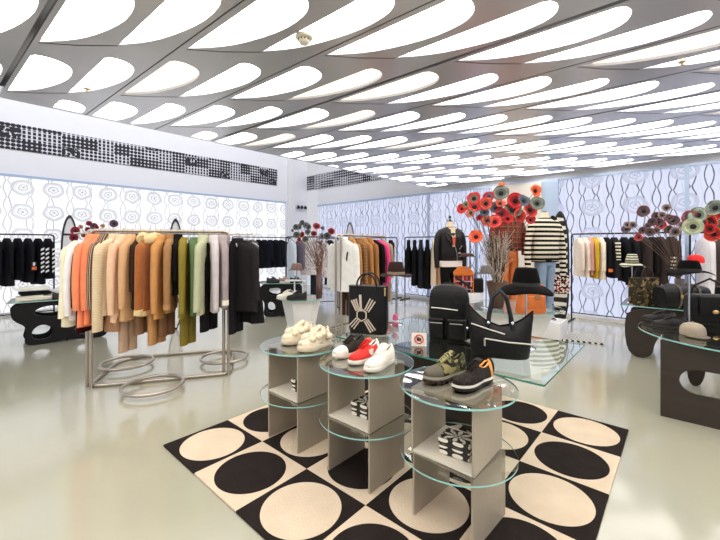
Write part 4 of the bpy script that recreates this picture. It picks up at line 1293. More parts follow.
# ---------------------------------------------------------------- hats
def hat(label, loc, m, m_band, crown=(.085, .10, .105), brim=.16, wave=.012, droop=.0, pinch=True, name='hat', rz=0.0):
    """underside of the crown's opening on z = 0"""
    t = thing(name, label, 'hat', loc, rz)
    rx, ry, h = crown
    def el(k, z): return [(rx * k * cos(2 * pi * i / 36), ry * k * sin(2 * pi * i / 36), z) for i in range(36)]
    rings = [el(1.0, 0), el(1.0, h * .25), el(.90, h * .6), el(.80, h * .88), el(.72, h * .985), el(.52, h * 1.0), el(.30, h * (.90 if pinch else 1.0)), el(.05, h * (.84 if pinch else 1.0))]
    MB().loft(rings, False, True).build('crown', m, t)
    br = []
    for q in (0, .25, .5, .75, 1.0):
        rr = []
        for i in range(48):
            a = 2 * pi * i / 48; ex = rx + (brim - rx) * q; ey = ry + (brim - rx) * q
            rr.append((ex * cos(a), ey * sin(a), -droop * q * q + wave * sin(3 * a + .6) * q))
        br.append(rr)
    b = MB().loft(br, False, False).build('brim', m, t)
    md = b.modifiers.new('thickness', 'SOLIDIFY'); md.thickness = .004
    if m_band:
        MB().loft([el(1.03, .002), el(1.01, .032)], False, False).build('band', m_band, t)
    return t
def stand(label, loc, h, base=.07, m=None, top=.05):
    t = thing('hat_stand', label, 'hat stand', loc)
    m = m or m_steel
    MB().lathe([(0, 0), (base, 0), (base, .006), (.012, .010), (0, .010)], 28).build('base', m, t)
    MB().tube([(0, 0, .008), (0, 0, h - .004)], .008, 12).build('pole', m, t)
    MB().lathe([(0, -.004), (top, -.004), (top, 0), (0, 0)], 20).build('top_disc', m, t).location = (0, 0, h)
    return t
def hat_on(label, px, py_brim, Y, surf, m, band, slabel, **k):
    p = PD(px, py_brim, Y)
    h = p.z - surf
    crown_h = k.get('crown', (.085, .10, .105))[2]
    stand(slabel, Vector((p.x, p.y, surf)), h + crown_h * (.84 if k.get('pinch', True) else .98) - .012, top=.030)
    hat(label, p, m, band, **k)
felt_b = plain('black_felt', (.055, .05, .05), .85, spec=.08, var=.1, bmp=.2); felt_br = plain('brown_felt', (.20, .14, .12), .9, spec=.15, var=.15, bmp=.2)
hat_on('wide-brimmed black felt hat on a steel stand above the slouchy tote', 526, 286, 2.80, ZT, felt_b, plain('black_ribbon', (.06, .06, .06), .5), 'steel hat stand under the wide black hat on the glass table', crown=(.097, .107, .14), brim=.186, wave=.012, droop=.048)
hat_on('dark brown hat with a pale zigzag band above the printed tote', 396, 274.5, 3.62, ZT, felt_br, plain('zigzag_band', (.55, .48, .40), .8), 'hat stand under the dark brown hat behind the printed tote', crown=(.085, .095, .125), brim=.155, wave=.010, droop=.01)
# ================================================================ WHITE HOURGLASS TABLES
m_wgloss = plain('white_lacquer', (.93, .93, .94), .25)
def hourglass(label, loc, rz, r, h, waist=.62, zw=.48):
    t = thing('display_table', label, 'display table', loc, rz)
    def hexr(rr, z): return [(rr * cos(pi / 3 * k), rr * sin(pi / 3 * k), z) for k in range(6)]
    MB().loft([hexr(r * .95, 0), hexr(r * waist, h * zw), hexr(r * .86, h - .012)], True, True, False).build('base', m_wgloss, t)
    glass_disc('', '', (0, 0, h - .010), r, .010, parent=t)
    return t
W1 = P2(301.5, 297.5, .735); W1.z = 0
hourglass('white faceted hourglass table with a round glass top, left of the printed tote', W1, .2, .325, .735)
W2 = Vector((1.95, 4.75, 0)); ZW2 = .70
hourglass('white faceted hourglass table with a glass top under the tall red poppies', W2, .4, .60, ZW2, .6)

# ================================================================ POPPIES
def poppy_mesh(r, n=28, wave=.05, seed=0):
    rnd = random.Random(seed); ph = rnd.random() * 6
    mb = MB()
    def w(rr, z, a): return (rr * (1 + (wave * sin(3 * a + ph) + wave * .5 * sin(7 * a)) * (rr / r)), z + .10 * r * sin(4 * a + ph) * (rr / r) ** 2)
    mb.lathe([(.02 * r, -.10 * r), (.35 * r, -.05 * r), (.7 * r, .08 * r), (1.0 * r, .22 * r), (1.0 * r, .26 * r), (.7 * r, .13 * r), (.35 * r, .0), (.02 * r, -.04 * r)], n, wob=w)
    return mb
def orient(d):
    d = Vector(d).normalized(); return d.to_track_quat('Z', 'Y').to_matrix().to_4x4()
PM = {}
def petal(c): return plain('petal_%02x%02x%02x' % tuple(int(q * 255) for q in c), c, .8, var=.18, vs_=30)
mc_ctr = plain('poppy_black_centre', (.06, .055, .06), .8)
m_stem = plain('poppy_stem', (.35, .27, .22), .8)
nflower = [0]
def poppy(label, p, face, r, c_out, c_mid, c_rim, foot, group, stem=True):
    """flower head at p looking along face; stem runs down to foot"""
    nflower[0] += 1
    t = thing('poppy', label, 'flower', p, 0, group)
    M = orient(face)
    key = nflower[0] % 4
    mb = poppy_mesh(1.0, 28, .05, key); mb.v = [tuple(Vector(v) * r) for v in mb.v]
    mb2 = MB(); mb2.add(mb.v, mb.f, True, 0, M); mb2.build('petals', petal(c_out), t)
    if c_mid:
        q = MB().lathe([(.02 * r, .02 * r), (.35 * r, .04 * r), (.62 * r, .135 * r), (.66 * r, .14 * r)], 24, M); q.build('inner_petals', petal(c_mid), t)
    if c_rim:
        MB().tube([M @ Vector((r * 1.0 * cos(2 * pi * k / 24), r * 1.0 * sin(2 * pi * k / 24), .24 * r + .10 * r * sin(4 * 2 * pi * k / 24))) for k in range(24)], .07 * r, 6, cyc=True).build('rim', petal(c_rim), t)
    q = MB(); q.ball((0, 0, .07 * r), (.33 * r, .33 * r, .16 * r), 14, M); q.build('centre', mc_ctr, t)
    if stem:
        back = Vector(p) - Vector(face).normalized() * r * .08; d = Vector(foot) - back
        a, b, c, e = back, back - Vector(face).normalized() * r * .9 + Vector((0, 0, -r * .6)), Vector(foot) + Vector((-d.x * .15, -d.y * .15, -d.z * .45)), Vector(foot)
        pts = []
        for k in range(13):
            s = k / 12; pts.append(a * (1 - s) ** 3 + b * 3 * s * (1 - s) ** 2 + c * 3 * s * s * (1 - s) + e * s ** 3 - Vector(p))
        MB().tube(pts, .0032, 6).build('stem', m_stem, t)
    return t
ORD = ['first', 'second', 'third', 'fourth', 'fifth', 'sixth', 'seventh', 'eighth', 'ninth', 'tenth', 'eleventh', 'twelfth', 'thirteenth', 'fourteenth', 'fifteenth', 'sixteenth', 'seventeenth', 'eighteenth', 'nineteenth', 'twentieth']
def bouquet(where, group, lst, Y, foot, dy=.25):
    """lst of (px, py, radius px, outer, mid, rim, word); each label counts from the left within its colour word"""
    words_ = {}
    rnd = random.Random(len(where))
    for f in sorted(lst): words_.setdefault(f[6], []).append(f)
    for w, fs in words_.items():
        for i, (px, py, rp, co, cm, cr, _) in enumerate(fs):
            yy = Y + rnd.uniform(-dy, dy)
            p = PD(px, py, yy); r = rp * Y / F * 1.22
            toc = (Vector((0, 0, H + .1)) - p).normalized()
            side = (p - Vector(foot)); side.z = abs(side.z) * .2
            face = toc + side * .55 / max(.3, side.length) + Vector((rnd.uniform(-.3, .3), rnd.uniform(-.2, .2), rnd.uniform(-.15, .3)))
            lb = ('%s %s from the left %s' % (ORD[i], w, where)) if len(fs) > 1 else 'only %s %s' % (w, where)
            poppy(lb, p, face, r, co, cm, cr, Vector(foot) + Vector((rnd.uniform(-.03, .03), rnd.uniform(-.03, .03), 0)), group)
RED, CRI, COR, ORA = (.86, .20, .20), (.74, .12, .20), (.93, .42, .34), (.95, .45, .25)
GRY, OLV, SLA, PAL = (.52, .54, .50), (.50, .52, .40), (.36, .40, .46), (.66, .72, .64)
def twigs(name, label, foot, top, spread, n, m, seed, r0=.006):
    rnd = random.Random(seed); mb = MB()
    for i in range(n):
        a = rnd.random() * 2 * pi; q = sqrt(rnd.random()) * spread
        e = Vector(top) + Vector((q * cos(a), q * .6 * sin(a), rnd.uniform(-.25, .12)))
        s = Vector(foot) + Vector((rnd.uniform(-.03, .03), rnd.uniform(-.03, .03), 0)); pts = []
        for k in range(7):
            u = k / 6; pts.append(s.lerp(e, u) + Vector((rnd.uniform(-.025, .025), rnd.uniform(-.025, .025), 0)) * sin(pi * u) + Vector((q * cos(a), q * sin(a), 0)) * (.35 * (u - u * u)))
        mb.tube(pts, [r0 * (1 - .6 * k / 6) for k in range(7)], 5)
        for k in (3, 4, 5):
            d = Vector((rnd.uniform(-.12, .12), rnd.uniform(-.12, .12), rnd.uniform(.04, .16)))
            mb.tube([pts[k], pts[k] + d * .6, pts[k] + d], [r0 * .5, r0 * .4, r0 * .25], 4)
    o = mb.build(name, m); tag(o, label, 'twigs'); o['kind'] = 'stuff'; return o
# ---- the tall bouquet
V2 = PD(497, 290, 4.72); V2.z = ZW2
t = thing('vase', 'tall bronze textured vase under the big red poppy bouquet', 'vase', V2)
m_bronze = plain('bronze_glitter', (.36, .28, .22), .55, metal=.3, var=.5, vs_=160, bmp=1.0, bs_=120)
MB().lathe([(0, .0), (.075, 0), (.08, .01), (.105, .16), (.135, .32), (.128, .325), (.10, .18), (.07, .02), (0, .02)], 28).build('body', m_bronze, t)
big = [(474.6, 207, 6.8, RED, (.70, .12, .14), CRI, 'large red poppy'), (462, 208.8, 4.2, RED, None, COR, 'small red poppy'), (474, 198.8, 5.2, RED, (.50, .42, .35), None, 'red poppy with a grey heart'),
 (486, 203.7, 5, COR, (.75, .3, .25), RED, 'coral poppy'), (488.7, 197, 4.4, CRI, SLA, None, 'crimson poppy'), (496, 208, 5.2, SLA, (.22, .24, .30), GRY, 'slate poppy'), (501, 193.5, 6.2, GRY, (.34, .36, .36), OLV, 'grey-olive poppy'),
 (501.5, 185.8, 3, ORA, None, None, 'small orange poppy'), (500, 203.7, 4.3, COR, (.8, .35, .28), None, 'coral poppy'), (501.5, 214, 5.4, CRI, (.55, .08, .14), None, 'crimson poppy'), (495, 222, 5.4, COR, (.85, .2, .25), RED, 'coral poppy'),
 (515, 201, 6.8, RED, (.62, .08, .12), CRI, 'large red poppy'), (512.5, 210.4, 7, OLV, (.33, .36, .30), GRY, 'grey-olive poppy'), (518.7, 216, 6, RED, (.66, .10, .14), COR, 'large red poppy'), (523.5, 201, 5, SLA, (.26, .3, .32), None, 'slate poppy'),
 (529.8, 210, 6, RED, (.64, .08, .12), COR, 'large red poppy'), (537, 203.7, 5.3, GRY, (.36, .40, .38), OLV, 'grey-olive poppy'), (535, 191, 5.4, ORA, (.86, .30, .18), None, 'orange poppy'), (487, 221, 4.4, COR, (.6, .4, .34), None, 'coral poppy'),
 (484.5, 212.5, 3.6, SLA, None, None, 'slate poppy'), (476, 237, 5.4, ORA, (.9, .28, .2), COR, 'orange poppy'), (530.5, 220, 4.0, CRI, None, None, 'crimson poppy'), (480, 218, 3.2, CRI, None, None, 'crimson poppy'), (466, 204.5, 2.6, OLV, None, None, 'grey-olive poppy'), (471, 213, 4, COR, (.6, .5, .4), None, 'coral poppy'), (508, 219, 4.2, RED, None, None, 'small red poppy')]
bouquet('in the tall bronze vase', 'poppies in the tall bronze vase', big, 4.72, V2 + Vector((0, 0, .27)), .28)
m_twig = plain('pale_speckled_twig', (.78, .72, .66), .8, var=.5, vs_=60); m_twig_d = plain('dark_twig', (.22, .16, .14), .8)
twigs('twig_bundle', 'pale twigs spraying up from the tall bronze vase', V2 + Vector((0, 0, .25)), V2 + Vector((0, 0, .86)), .17, 60, m_twig, 3)
twigs('twig_bundle', 'dark twigs between the pale ones in the tall bronze vase', V2 + Vector((0, 0, .25)), V2 + Vector((0, .02, .84)), .17, 44, m_twig_d, 4)
# ---- bouquet on the far white table
V1 = PD(319, 296, 5.22); V1.z = .735
t = thing('vase', 'slim dark brown cylinder vase on the far white hourglass table', 'vase', V1)
MB().lathe([(0, 0), (.040, 0), (.042, .005), (.042, .36), (.036, .36), (.036, .02), (0, .02)], 24).build('body', plain('brown_vase', (.33, .19, .17), .35), t)
DG, DR = (.27, .28, .29), (.62, .14, .20)
lst = []
for x, y, r, k in ((155, 118, 20, 0), (100, 155, 20, 0), (130, 155, 22, 0), (190, 140, 25, 2), (215, 155, 20, 0), (283, 150, 27, 1), (338, 165, 15, 2), (155, 225, 22, 1), (105, 225, 22, 0), (130, 265, 18, 1), (185, 265, 22, 0), (260, 215, 22, 1), (335, 240, 25, 2), (380, 235, 25, 0), (415, 195, 25, 1), (205, 200, 20, 2), (70, 185, 12, 2), (45, 250, 12, 2)):
    lst.append((x / 9 + 285, y / 9 + 210, r / 9 * 1.05, (DG, DR, SLA)[k], (None, (.25, .1, .12), None)[k], (GRY, COR, None)[k], ('dark grey poppy', 'dark poppy with a red rim', 'slate blue poppy')[k]))
bouquet('in the slim brown vase', 'poppies in the slim brown vase', lst, 5.22, V1 + Vector((0, 0, .34)), .2)
twigs('twig_bundle', 'brown twigs standing in the slim brown vase', V1 + Vector((0, 0, .33)), V1 + Vector((0, 0, .80)), .12, 16, plain('brown_twig', (.52, .36, .30), .8), 5, .005)

# ================================================================ MANNEQUINS
m_skin = plain('mannequin_cream', (.90, .83, .72), .5)
def mannequin(label, loc, rz, sh_z, m_top, m_leg, top_len=.5, shoulder=.205, legs=True, sleeve_l=.56, m_sl=None, plat=0.0, cap=True, arm_out=.06, flare=1.0, collar=None, neck=True):
    """stands on loc; the dress form faces local -y"""
    t = thing('mannequin', label, 'mannequin', loc, rz)
    S = sh_z
    # form: neck, chest, hips on a stand
    MB().loft([ringpts(0, 0, z, a, b, 24, 2.2) for z, a, b in ((S - .62, .13, .09), (S - .52, .155, .105), (S - .36, .12, .085), (S - .18, .15, .10), (S - .06, .17, .085), (S - .01, .12, .065), (S + .02, .065, .055), (S + .085, .052, .052), (S + .11, .050, .050))]).build('form', m_skin, t)
    if cap:
        MB().lathe([(0, S + .11), (.05, S + .11), (.048, S + .125), (.015, S + .135), (.013, S + .17), (.022, S + .185), (.014, S + .21), (0, S + .215)], 20).build('neck_cap', plain('black_lacquer', (.05, .05, .05), .25), t)
    MB().tube([(0, 0, .01), (0, 0, S - .58)], .014, 10).lathe([(0, 0), (.17, 0), (.17, .008), (.02, .014), (0, .014)], 28).build('stand', m_steel, t)
    g = MB().loft([ringpts(0, 0, z, a, b, 28, 2.3, f, 1.0) for z, a, b, f in ((S + .015, .085, .07, 0), (S - .005, .13, .08, 0), (S - .04, shoulder * .92, .098, 0), (S - .10, shoulder * .95, .115, 0), (S - .22, shoulder * .90, .125, 0), (S - top_len * .72, shoulder * .86 * flare, .115, .02), (S - top_len, shoulder * .92 * flare, .125, .04))], False, False).build('garment_body', m_top, t)
    md = g.modifiers.new('thickness', 'SOLIDIFY'); md.thickness = .005
    for sd in (-1, 1):
        r = []
        for q in (0, .06, .2, .45, .7, .95, 1.0):
            k = sin(min(1, q * 2) * pi / 2)
            x = sd * (shoulder * .84 + (arm_out + .02) * k * (1 if q < .6 else 1 - .15 * (q - .6))); z = S - .055 - sleeve_l * q
            a = (.058 - .018 * q) * (.6 if q == 0 else 1)
            r.append(ringpts(x, -.02 * q * q, z, a, a * 1.05, 16, 2.1, .04, sd))
        MB().loft(r, True, True).build('sleeve', m_sl or m_top, t)
    if m_leg:
        MB().loft([ringpts(0, 0, z, a, b, 24, 2.3) for z, a, b in ((S - top_len + .06, .150, .105), (S - .58, .168, .118), (S - .70, .172, .118), (S - .76, .165, .105))]).build('trouser_top', m_leg, t)
        bot = max(.05, S - 1.38)
        for sd in (-1, 1):
            MB().loft([ringpts(sd * x, 0, z, a, b, 18, 2.2) for z, x, a, b in ((S - .70, .086, .086, .108), (S - .86, .088, .080, .092), (S - 1.06, .086, .066, .072), (bot + .02, .085, .062, .068), (bot, .085, .062, .068))]).build('trouser_leg', m_leg, t)
    return t
def plinth(label, c, sx, sy, h, m, rz=RU, name='plinth'):
    o = MB().rbox((0, 0, h / 2), (sx, sy, h), .006).build(name, m, loc=c, rz=rz); return tag(o, label, 'plinth')
blkl = leather((.145, .125, .13), .36)
# leather jacket
p1 = PD(450, 228, 6.3); zp = .32
plinth('low white plinth under the mannequin in the leather jacket', Vector((p1.x, p1.y, 0)), .5, .4, zp, m_wgloss)
t = mannequin('headless mannequin in a black leather biker jacket and black trousers', Vector((p1.x, p1.y, zp)), .22, p1.z - zp, blkl, cloth((.12, .11, .12)), .58, .225, m_sl=blkl, sleeve_l=.62, arm_out=.045)
S = p1.z - zp
mb = MB(); mb.loft([ringpts(0, 0, z, .215, .134, 28, 2.3) for z in (S - .66, S - .56)], True, True); mb.build('white_hem', cloth((.86, .82, .80)), t)
mb = MB(); mb.add([(-.075, -.105, S - .0), (.07, -.105, S - .0), (.014, -.146, S - .32), (-.03, -.146, S - .32)], [(0, 3, 2, 1)]).add([(-.075, -.05, S + .012), (.07, -.05, S + .012), (.07, -.105, S - .0), (-.075, -.105, S - .0)], [(0, 3, 2, 1)]); mb.build('open_neckline', m_skin, t)
mb = MB(); mb.add([(-.045, -.133, S - .16), (.04, -.133, S - .16), (.018, -.150, S - .29), (-.026, -.150, S - .29)], [(0, 3, 2, 1)]); mb.build('red_top', cloth((.90, .38, .30)), t)
for sd in (-1, 1):
    mb = MB(); pl = [(sd * .05, -.085, S + .012), (sd * .13, -.108, S - .07), (sd * .135, -.135, S - .16), (sd * .02, -.150, S - .31), (sd * .035, -.148, S - .17)]
    mb.add(pl + [(x, y - .012, z) for x, y, z in pl], [tuple(range(5)) if sd > 0 else tuple(reversed(range(5))), tuple(range(5, 10)) if sd < 0 else tuple(reversed(range(5, 10)))] + [(i, (i + 1) % 5, 5 + (i + 1) % 5, 5 + i) for i in range(5)]); mb.build('lapel', blkl, t)
MB().tube([(.02, -.150, S - .31), (.06, -.140, S - .45), (.065, -.135, S - .56)], .005, 6).tube([(.10, -.148, S - .36), (.17, -.115, S - .30)], .005, 6).tube([(.08, -.150, S - .43), (.12, -.14, S - .425)], .010, 6).build('zip', m_zip, t)
# tartan cape
p2 = PD(508, 218, 6.05); zp = .30
plinth('white plinth under the mannequin in the red tartan jacket', Vector((p2.x, p2.y, 0)), .6, .45, zp, m_wgloss)
tt_ = tartan('rust_tartan', (.55, .17, .13), (.22, .12, .10), (.66, .50, .34), .085)
t = mannequin('mannequin in a rust tartan jacket behind the poppies', Vector((p2.x, p2.y, zp)), .3, p2.z - zp + .04, tt_, leather((.80, .44, .22)), .58, .255, m_sl=tt_, sleeve_l=.60, arm_out=.08, flare=1.1, cap=False)
# striped jumper and jeans
p3 = PD(545, 219, 6.0); zp = .28
stj = striped('breton_stripe', (.90, .86, .78), (.06, .055, .06), .074, .5, 2)
plinth('white plinth under the mannequin in the striped jumper', Vector((p3.x, p3.y, 0)), .55, .45, zp, m_wgloss)
jean = cloth((.50, .58, .68))
t = mannequin('mannequin in a black and cream striped jumper and blue jeans', Vector((p3.x, p3.y, zp)), .32, p3.z - zp, stj, jean, .68, .29, m_sl=stj, sleeve_l=.90, arm_out=.10, cap=False, flare=.98)
S = p3.z - zp
mb = MB(); mb.loft([ringpts(0, 0, z, .245, .128, 28, 2.3) for z in (S - .70, S - .645)], True, True); mb.build('hem_band', cloth((.09, .08, .085)), t)
mb = MB()
for k in range(5): mb.ball((.12 + .025 * cos(k * 1.3), -.05 + .02 * sin(k * 2.1), S + .0 + .02 * sin(k * 1.9)), (.045, .03, .04), 8)
mb.build('shoulder_bow', cloth((.08, .08, .08)), t)
MB().ball((0, 0, S + .115), (.035, .035, .012), 12).build('neck_plate', m_blackmetal, t)

# ================================================================ BOARDS WITH POINTED TOPS
def board(label, base, rz, w, h, m, m_edge, cross=None):
    t = thing('display_board', label, 'board', base, rz)
    pts = []
    for k in range(33):
        q = 1 - (1 - k / 32) ** 1.8
        pts.append((w / 2 * max(0.0, 1 - abs(2 * q - 1) ** 3.6) ** .60 if k else w * .10, h * q))
    out = [(x, y) for x, y in pts[:-1]] + [(0, h)] + [(-x, y) for x, y in reversed(pts[:-1])]
    plate('panel', out, [], .03, m, t, UP)
    ins = [(x * .80, .03 + y * (h - .085) / h) for x, y in out]
    plate('edge', out, [ins], .045, m_edge, t, UP)
    if cross:
        MB().box((0, -.02, cross), (w * .86, .012, .035)).build('cross_strip', m_edge, t)
    return t
pw = plain('board_white', (.93, .93, .95), .35); pb = plain('board_black', (.12, .11, .13), .4)
q = PD(69.5, 215, 6.75)
board('white pointed-arch board with black edge and cross strip behind the rack, far left', Vector((q.x, q.y, 0)), .8, .26, q.z, pw, pb, H + (244.3 - 234.5) * 6.75 / F)
q = PD(175.5, 218.5, 6.5)
board('white pointed-arch board with black edge peeking above the middle of the coloured rack', Vector((q.x, q.y, 0)), .5, .24, q.z, pw, pb)
q = PD(350, 222, 9.6)
board('white pointed-arch board with grey edge above the camel rack', Vector((q.x, q.y, 0)), -.3, .26, q.z, pw, plain('board_grey', (.45, .47, .55), .4))
sb = striped('board_stripe', (.90, .88, .84), (.16, .14, .15), .155, .58, 2, .4, wob=.05)
q = PD(560, 211, 6.75)
t = board('pointed-arch board with wide black and white stripes behind the striped jumper', Vector((q.x, q.y, 0)), -.4, .30, q.z, sb, pb)
bl = blotch('red_white_print', [(.88, .84, .80), (.72, .10, .14), (.12, .1, .1)], 26)
MB().box((.02, -.03, .78), (.25, .02, .34)).build('print_panel', bl, t)
# striped low mat beyond the glass table
q0, q1 = P2(557, 341, .02), P2(579, 327, .02)
dgs, nt, bs = new_mat('diagonal_stripes'); v, x, y, z = coords(nt)
f = ((x + y * .8) / .075).fr().lt(.5)
nt.links.new(mixc(nt, f, lin((.08, .08, .08)), lin((.93, .92, .90))), bs.inputs['Base Color']); bs.inputs['Roughness'].default_value = .5
o = MB().box((0, 0, .0125), (.95, .60, .025)).build('striped_platform', dgs, loc=P2(560, 335, 0) + Vector((.05, -.12, 0)), rz=-.5)
tag(o, 'low platform with diagonal black and white stripes on the floor beyond the glass table', 'platform')

# ================================================================ PLINTH AND BAGS BEHIND THE BACKPACK
pc = Vector((1.58, 5.70, 0)); zpl = .765
plinth('white display block behind the backpack carrying the tartan satchel', pc, .54, .34, zpl, m_wgloss)
org = leather((.86, .46, .16), .5); orgs = plain('orange_suede', (.80, .43, .20), .85, var=.15, bmp=.3)
q = PD(463.5, 291, 5.62); q.z = zpl
t = thing('satchel', 'tartan satchel with an orange flap and grey strap', 'bag', q, RU + .5)
MB().rbox((0, 0, .14), (.28, .11, .28), .02).build('body', tartan('red_white_tartan', (.80, .14, .14), (.20, .10, .12), (.92, .88, .86), .12), t)
MB().rbox((0, -.008, .345), (.29, .13, .10), .025, taper=.66).rbox((0, -.01, .285), (.30, .135, .06), .02).build('flap', org, t)
for sd in (-1, 1): MB().box((sd * .140, -.03, .12), (.014, .055, .22)).build('side_trim', org, t)
MB().tube([(-.13, -.065, .25), (-.02, -.075, .17), (.12, -.07, .07)], .018, 6).build('strap', cloth((.30, .28, .28)), t)
q = PD(478, 291.5, 5.62); q.z = zpl
t = thing('handbag', 'small black handbag between the tartan satchel and the poppies', 'bag', q, RU + .4)
MB().rbox((0, 0, .11), (.16, .10, .22), .03).build('body', bag_lea, t)
MB().tube([(-.05, 0, .21), (-.04, 0, .30), (.04, 0, .30), (.05, 0, .21)], .007, 6).build('handle', bag_lea, t)
hat_on('flat brown beret on a stand beside the leather-jacket mannequin', 467, 256.5, 5.55, zpl, plain('brown_wool', (.30, .19, .16), .9, bmp=.4), None, 'hat stand under the brown beret on the white block', crown=(.10, .10, .05), brim=.125, wave=.004, pinch=False, name='beret')
# items on the poppy table
hat_on('grey felt trilby beside the bronze vase', 486, 273.5, 4.62, ZW2, plain('grey_felt', (.42, .40, .38), .9), None, 'hat stand under the grey trilby beside the bronze vase', crown=(.07, .08, .10), brim=.11, wave=.01)
def bucket_bag(label, loc, rz, w, d, h, m, strap_h=.0):
    t = thing('handbag', label, 'bag', loc, rz)
    mb = MB(); soft_bag(mb, w, d, h, .72, n=28, ph=1.2, flare=.82); mb.build('body', m, t)
    MB().rbox((0, -d * .34, h * .40), (w * .72, d * .35, h * .45), .02).build('front_pocket', m, t)
    MB().box((0, -d * .545, h * .60), (w * .16, .01, .05)).build('buckle', m_gold, t)
    if strap_h: MB().tube([(-w * .36, 0, h * .95), (-w * .3, 0, h + strap_h * .8), (0, 0, h + strap_h), (w * .3, 0, h + strap_h * .8), (w * .36, 0, h * .95)], .012, 6).build('strap', m, t)
    return t
q = P2(535, 313.5, ZW2 + .0); 
bucket_bag('orange suede bucket bag under the wide black hat', q + Vector((-.02, .06, 0)), .35, .38, .18, .33, orgs, .0)
# things on the far white table
q = P2(291, 296.5, .735)
def small_shoe(label, loc, rz, m, ms, grp): return shoe(label, loc, rz, m_up=m, m_sole=ms, m_lace=ms, m_in=c_dk, L=.27, group=grp)
a = P2(299, 295, .735)
small_shoe('white sneaker on the far white hourglass table', W1 + Vector((-.06, -.10, .735)), radians(200), c_white, c_white, 'shoes on the far white table')
small_shoe('black sneaker on the far white hourglass table', W1 + Vector((.10, -.19, .735)), radians(195), c_blk, c_dk, 'shoes on the far white table')
t = thing('display_riser', 'thin white riser shelf behind the shoes on the far white table', 'display riser', W1 + Vector((-.10, .12, .735)), .1)
MB().box((0, 0, .235), (.30, .16, .012)).build('shelf', m_wgloss, t)
MB().box((.10, 0, .115), (.012, .14, .23)).box((-.02, 0, .115), (.012, .14, .23)).build('support', m_wgloss, t)
q = W1 + Vector((-.09, .12, .735 + .242))
stand('hat stand under the mauve brown hat on the white riser', q, .235, .04, top=.03)
hat('mauve brown hat on a stand above the far white table', q + Vector((0, 0, .145)), plain('mauve_wool', (.52, .42, .40), .9), None, crown=(.085, .09, .10), brim=.115, wave=.012, pinch=False)

# ================================================================ LEFT: BLACK CUT-OUT TABLES
m_cut = plain('black_stained_wood', (.05, .045, .055), .45, spec=.3)
def blob_board(L, h, seed=0):
    out = smooth_poly([(.02 * L, .0), (.30 * L, .0), (.50 * L, .06 * h), (.70 * L, .0), (.98 * L, .0), (.97 * L, .30 * h), (1.06 * L, .52 * h), (1.04 * L, .86 * h), (.9 * L, h), (.1 * L, h), (-.10 * L, .86 * h), (-.08 * L, .60 * h), (.09 * L, .42 * h)], 3)
    h1 = smooth_poly([(.12 * L, .12 * h), (.32 * L, .12 * h), (.36 * L, .34 * h), (.24 * L, .48 * h), (.12 * L, .36 * h)], 3)
    h2 = smooth_poly([(.60 * L, .12 * h), (.86 * L, .14 * h), (.88 * L, .40 * h), (.72 * L, .46 * h), (.58 * L, .34 * h)], 3)
    h3 = smooth_poly([(.16 * L, .66 * h), (.44 * L, .60 * h), (.52 * L, .84 * h), (.30 * L, .90 * h), (.14 * L, .80 * h)], 3)
    h4 = smooth_poly([(.62 * L, .64 * h), (.80 * L, .60 * h), (.84 * L, .78 * h), (.66 * L, .84 * h)], 3)
    return out, [h1, h2, h3, h4]
def cut_table(label, loc, rz, L, W, h, m=None):
    t = thing('cutout_table', label, 'table', loc, rz)
    m = m or m_cut
    out, hs = blob_board(L * .8, h - .012)
    for yy, xx in ((.10, .10 * L), (W - .10, .06 * L)):
        plate('side_board', out, hs, .028, m, t, frame(Vector((xx, yy, 0)), (1, 0, 0)) @ UP)
    out2, hs2 = blob_board((W - .06) * .8, h - .02)
    plate('cross_board', out2, hs2, .028, m, t, frame(Vector((L * .5, .10, 0)), (0, 1, 0)) @ UP)
    mb = MB(); mb.add([(0, 0, h), (L, 0, h), (L, W, h), (0, W, h)], [(0, 1, 2, 3)]); mb.build('glass_top', g_top, t)
    c4 = [(0, 0), (L, 0), (L, W), (0, W)]
    mb = MB(); mb.loft([[(a, b, h - .011) for a, b in c4], [(a, b, h - .0005) for a, b in c4]], False, False, False); mb.build('glass_edge', g_edge, t)
    return t
q0 = P2(6, 303.5, .66); q1 = P2(84, 298, .66)
yl = atan2((q1 - q0).y, (q1 - q0).x)
cut_table('black cut-out board table with a glass top under the left black rack', Vector((q0.x, q0.y, 0)), yl, 1.35, .62, .66)
def fold(label, loc, rz, m, sx=.32, sy=.26, h=.035, grp=None):
    t = thing('folded_jumper', label, 'folded jumper', loc, rz, grp)
    MB().rbox((0, 0, h / 2), (sx, sy, h), .015).build('body', m, t)
    MB().rbox((-.02, -sy * .12, h + .006), (sx * .6, sy * .5, .014), .006).build('sleeve', m, t); return t
lt_ = Matrix.Rotation(yl, 4, 'Z')
def onL(x, y, z=0): return Vector((q0.x, q0.y, .66 + z)) + (lt_ @ Vector((x, y, 0)))
fold('cream folded jumper at the bottom of the pile on the left cut-out table', onL(.28, .26), yl + .1, cloth((.90, .87, .80)), .42, .32, .06, grp='folded pile on the left table')
fold('black folded jumper in the middle of the pile on the left cut-out table', onL(.29, .27, .081), yl + .2, blk, .36, .28, .04, grp='folded pile on the left table')
fold('off-white folded jumper topmost on the pile on the left cut-out table', onL(.28, .27, .142), yl + .05, cloth((.92, .90, .86)), .36, .28, .05, grp='folded pile on the left table')
fold('white folded shirt beside the pile on the left cut-out table', onL(.62, .38), yl - .2, cloth((.95, .95, .96)), .34, .26, .12)
small_shoe('dark grey sneaker pointing right on the left cut-out table', onL(.50, .12), yl, leather((.28, .27, .28)), c_dk, 'shoes on the left table')
small_shoe('black and white sneaker behind the dark grey one on the left table', onL(.82, .26), yl + .2, c_blk, c_white, 'shoes on the left table')
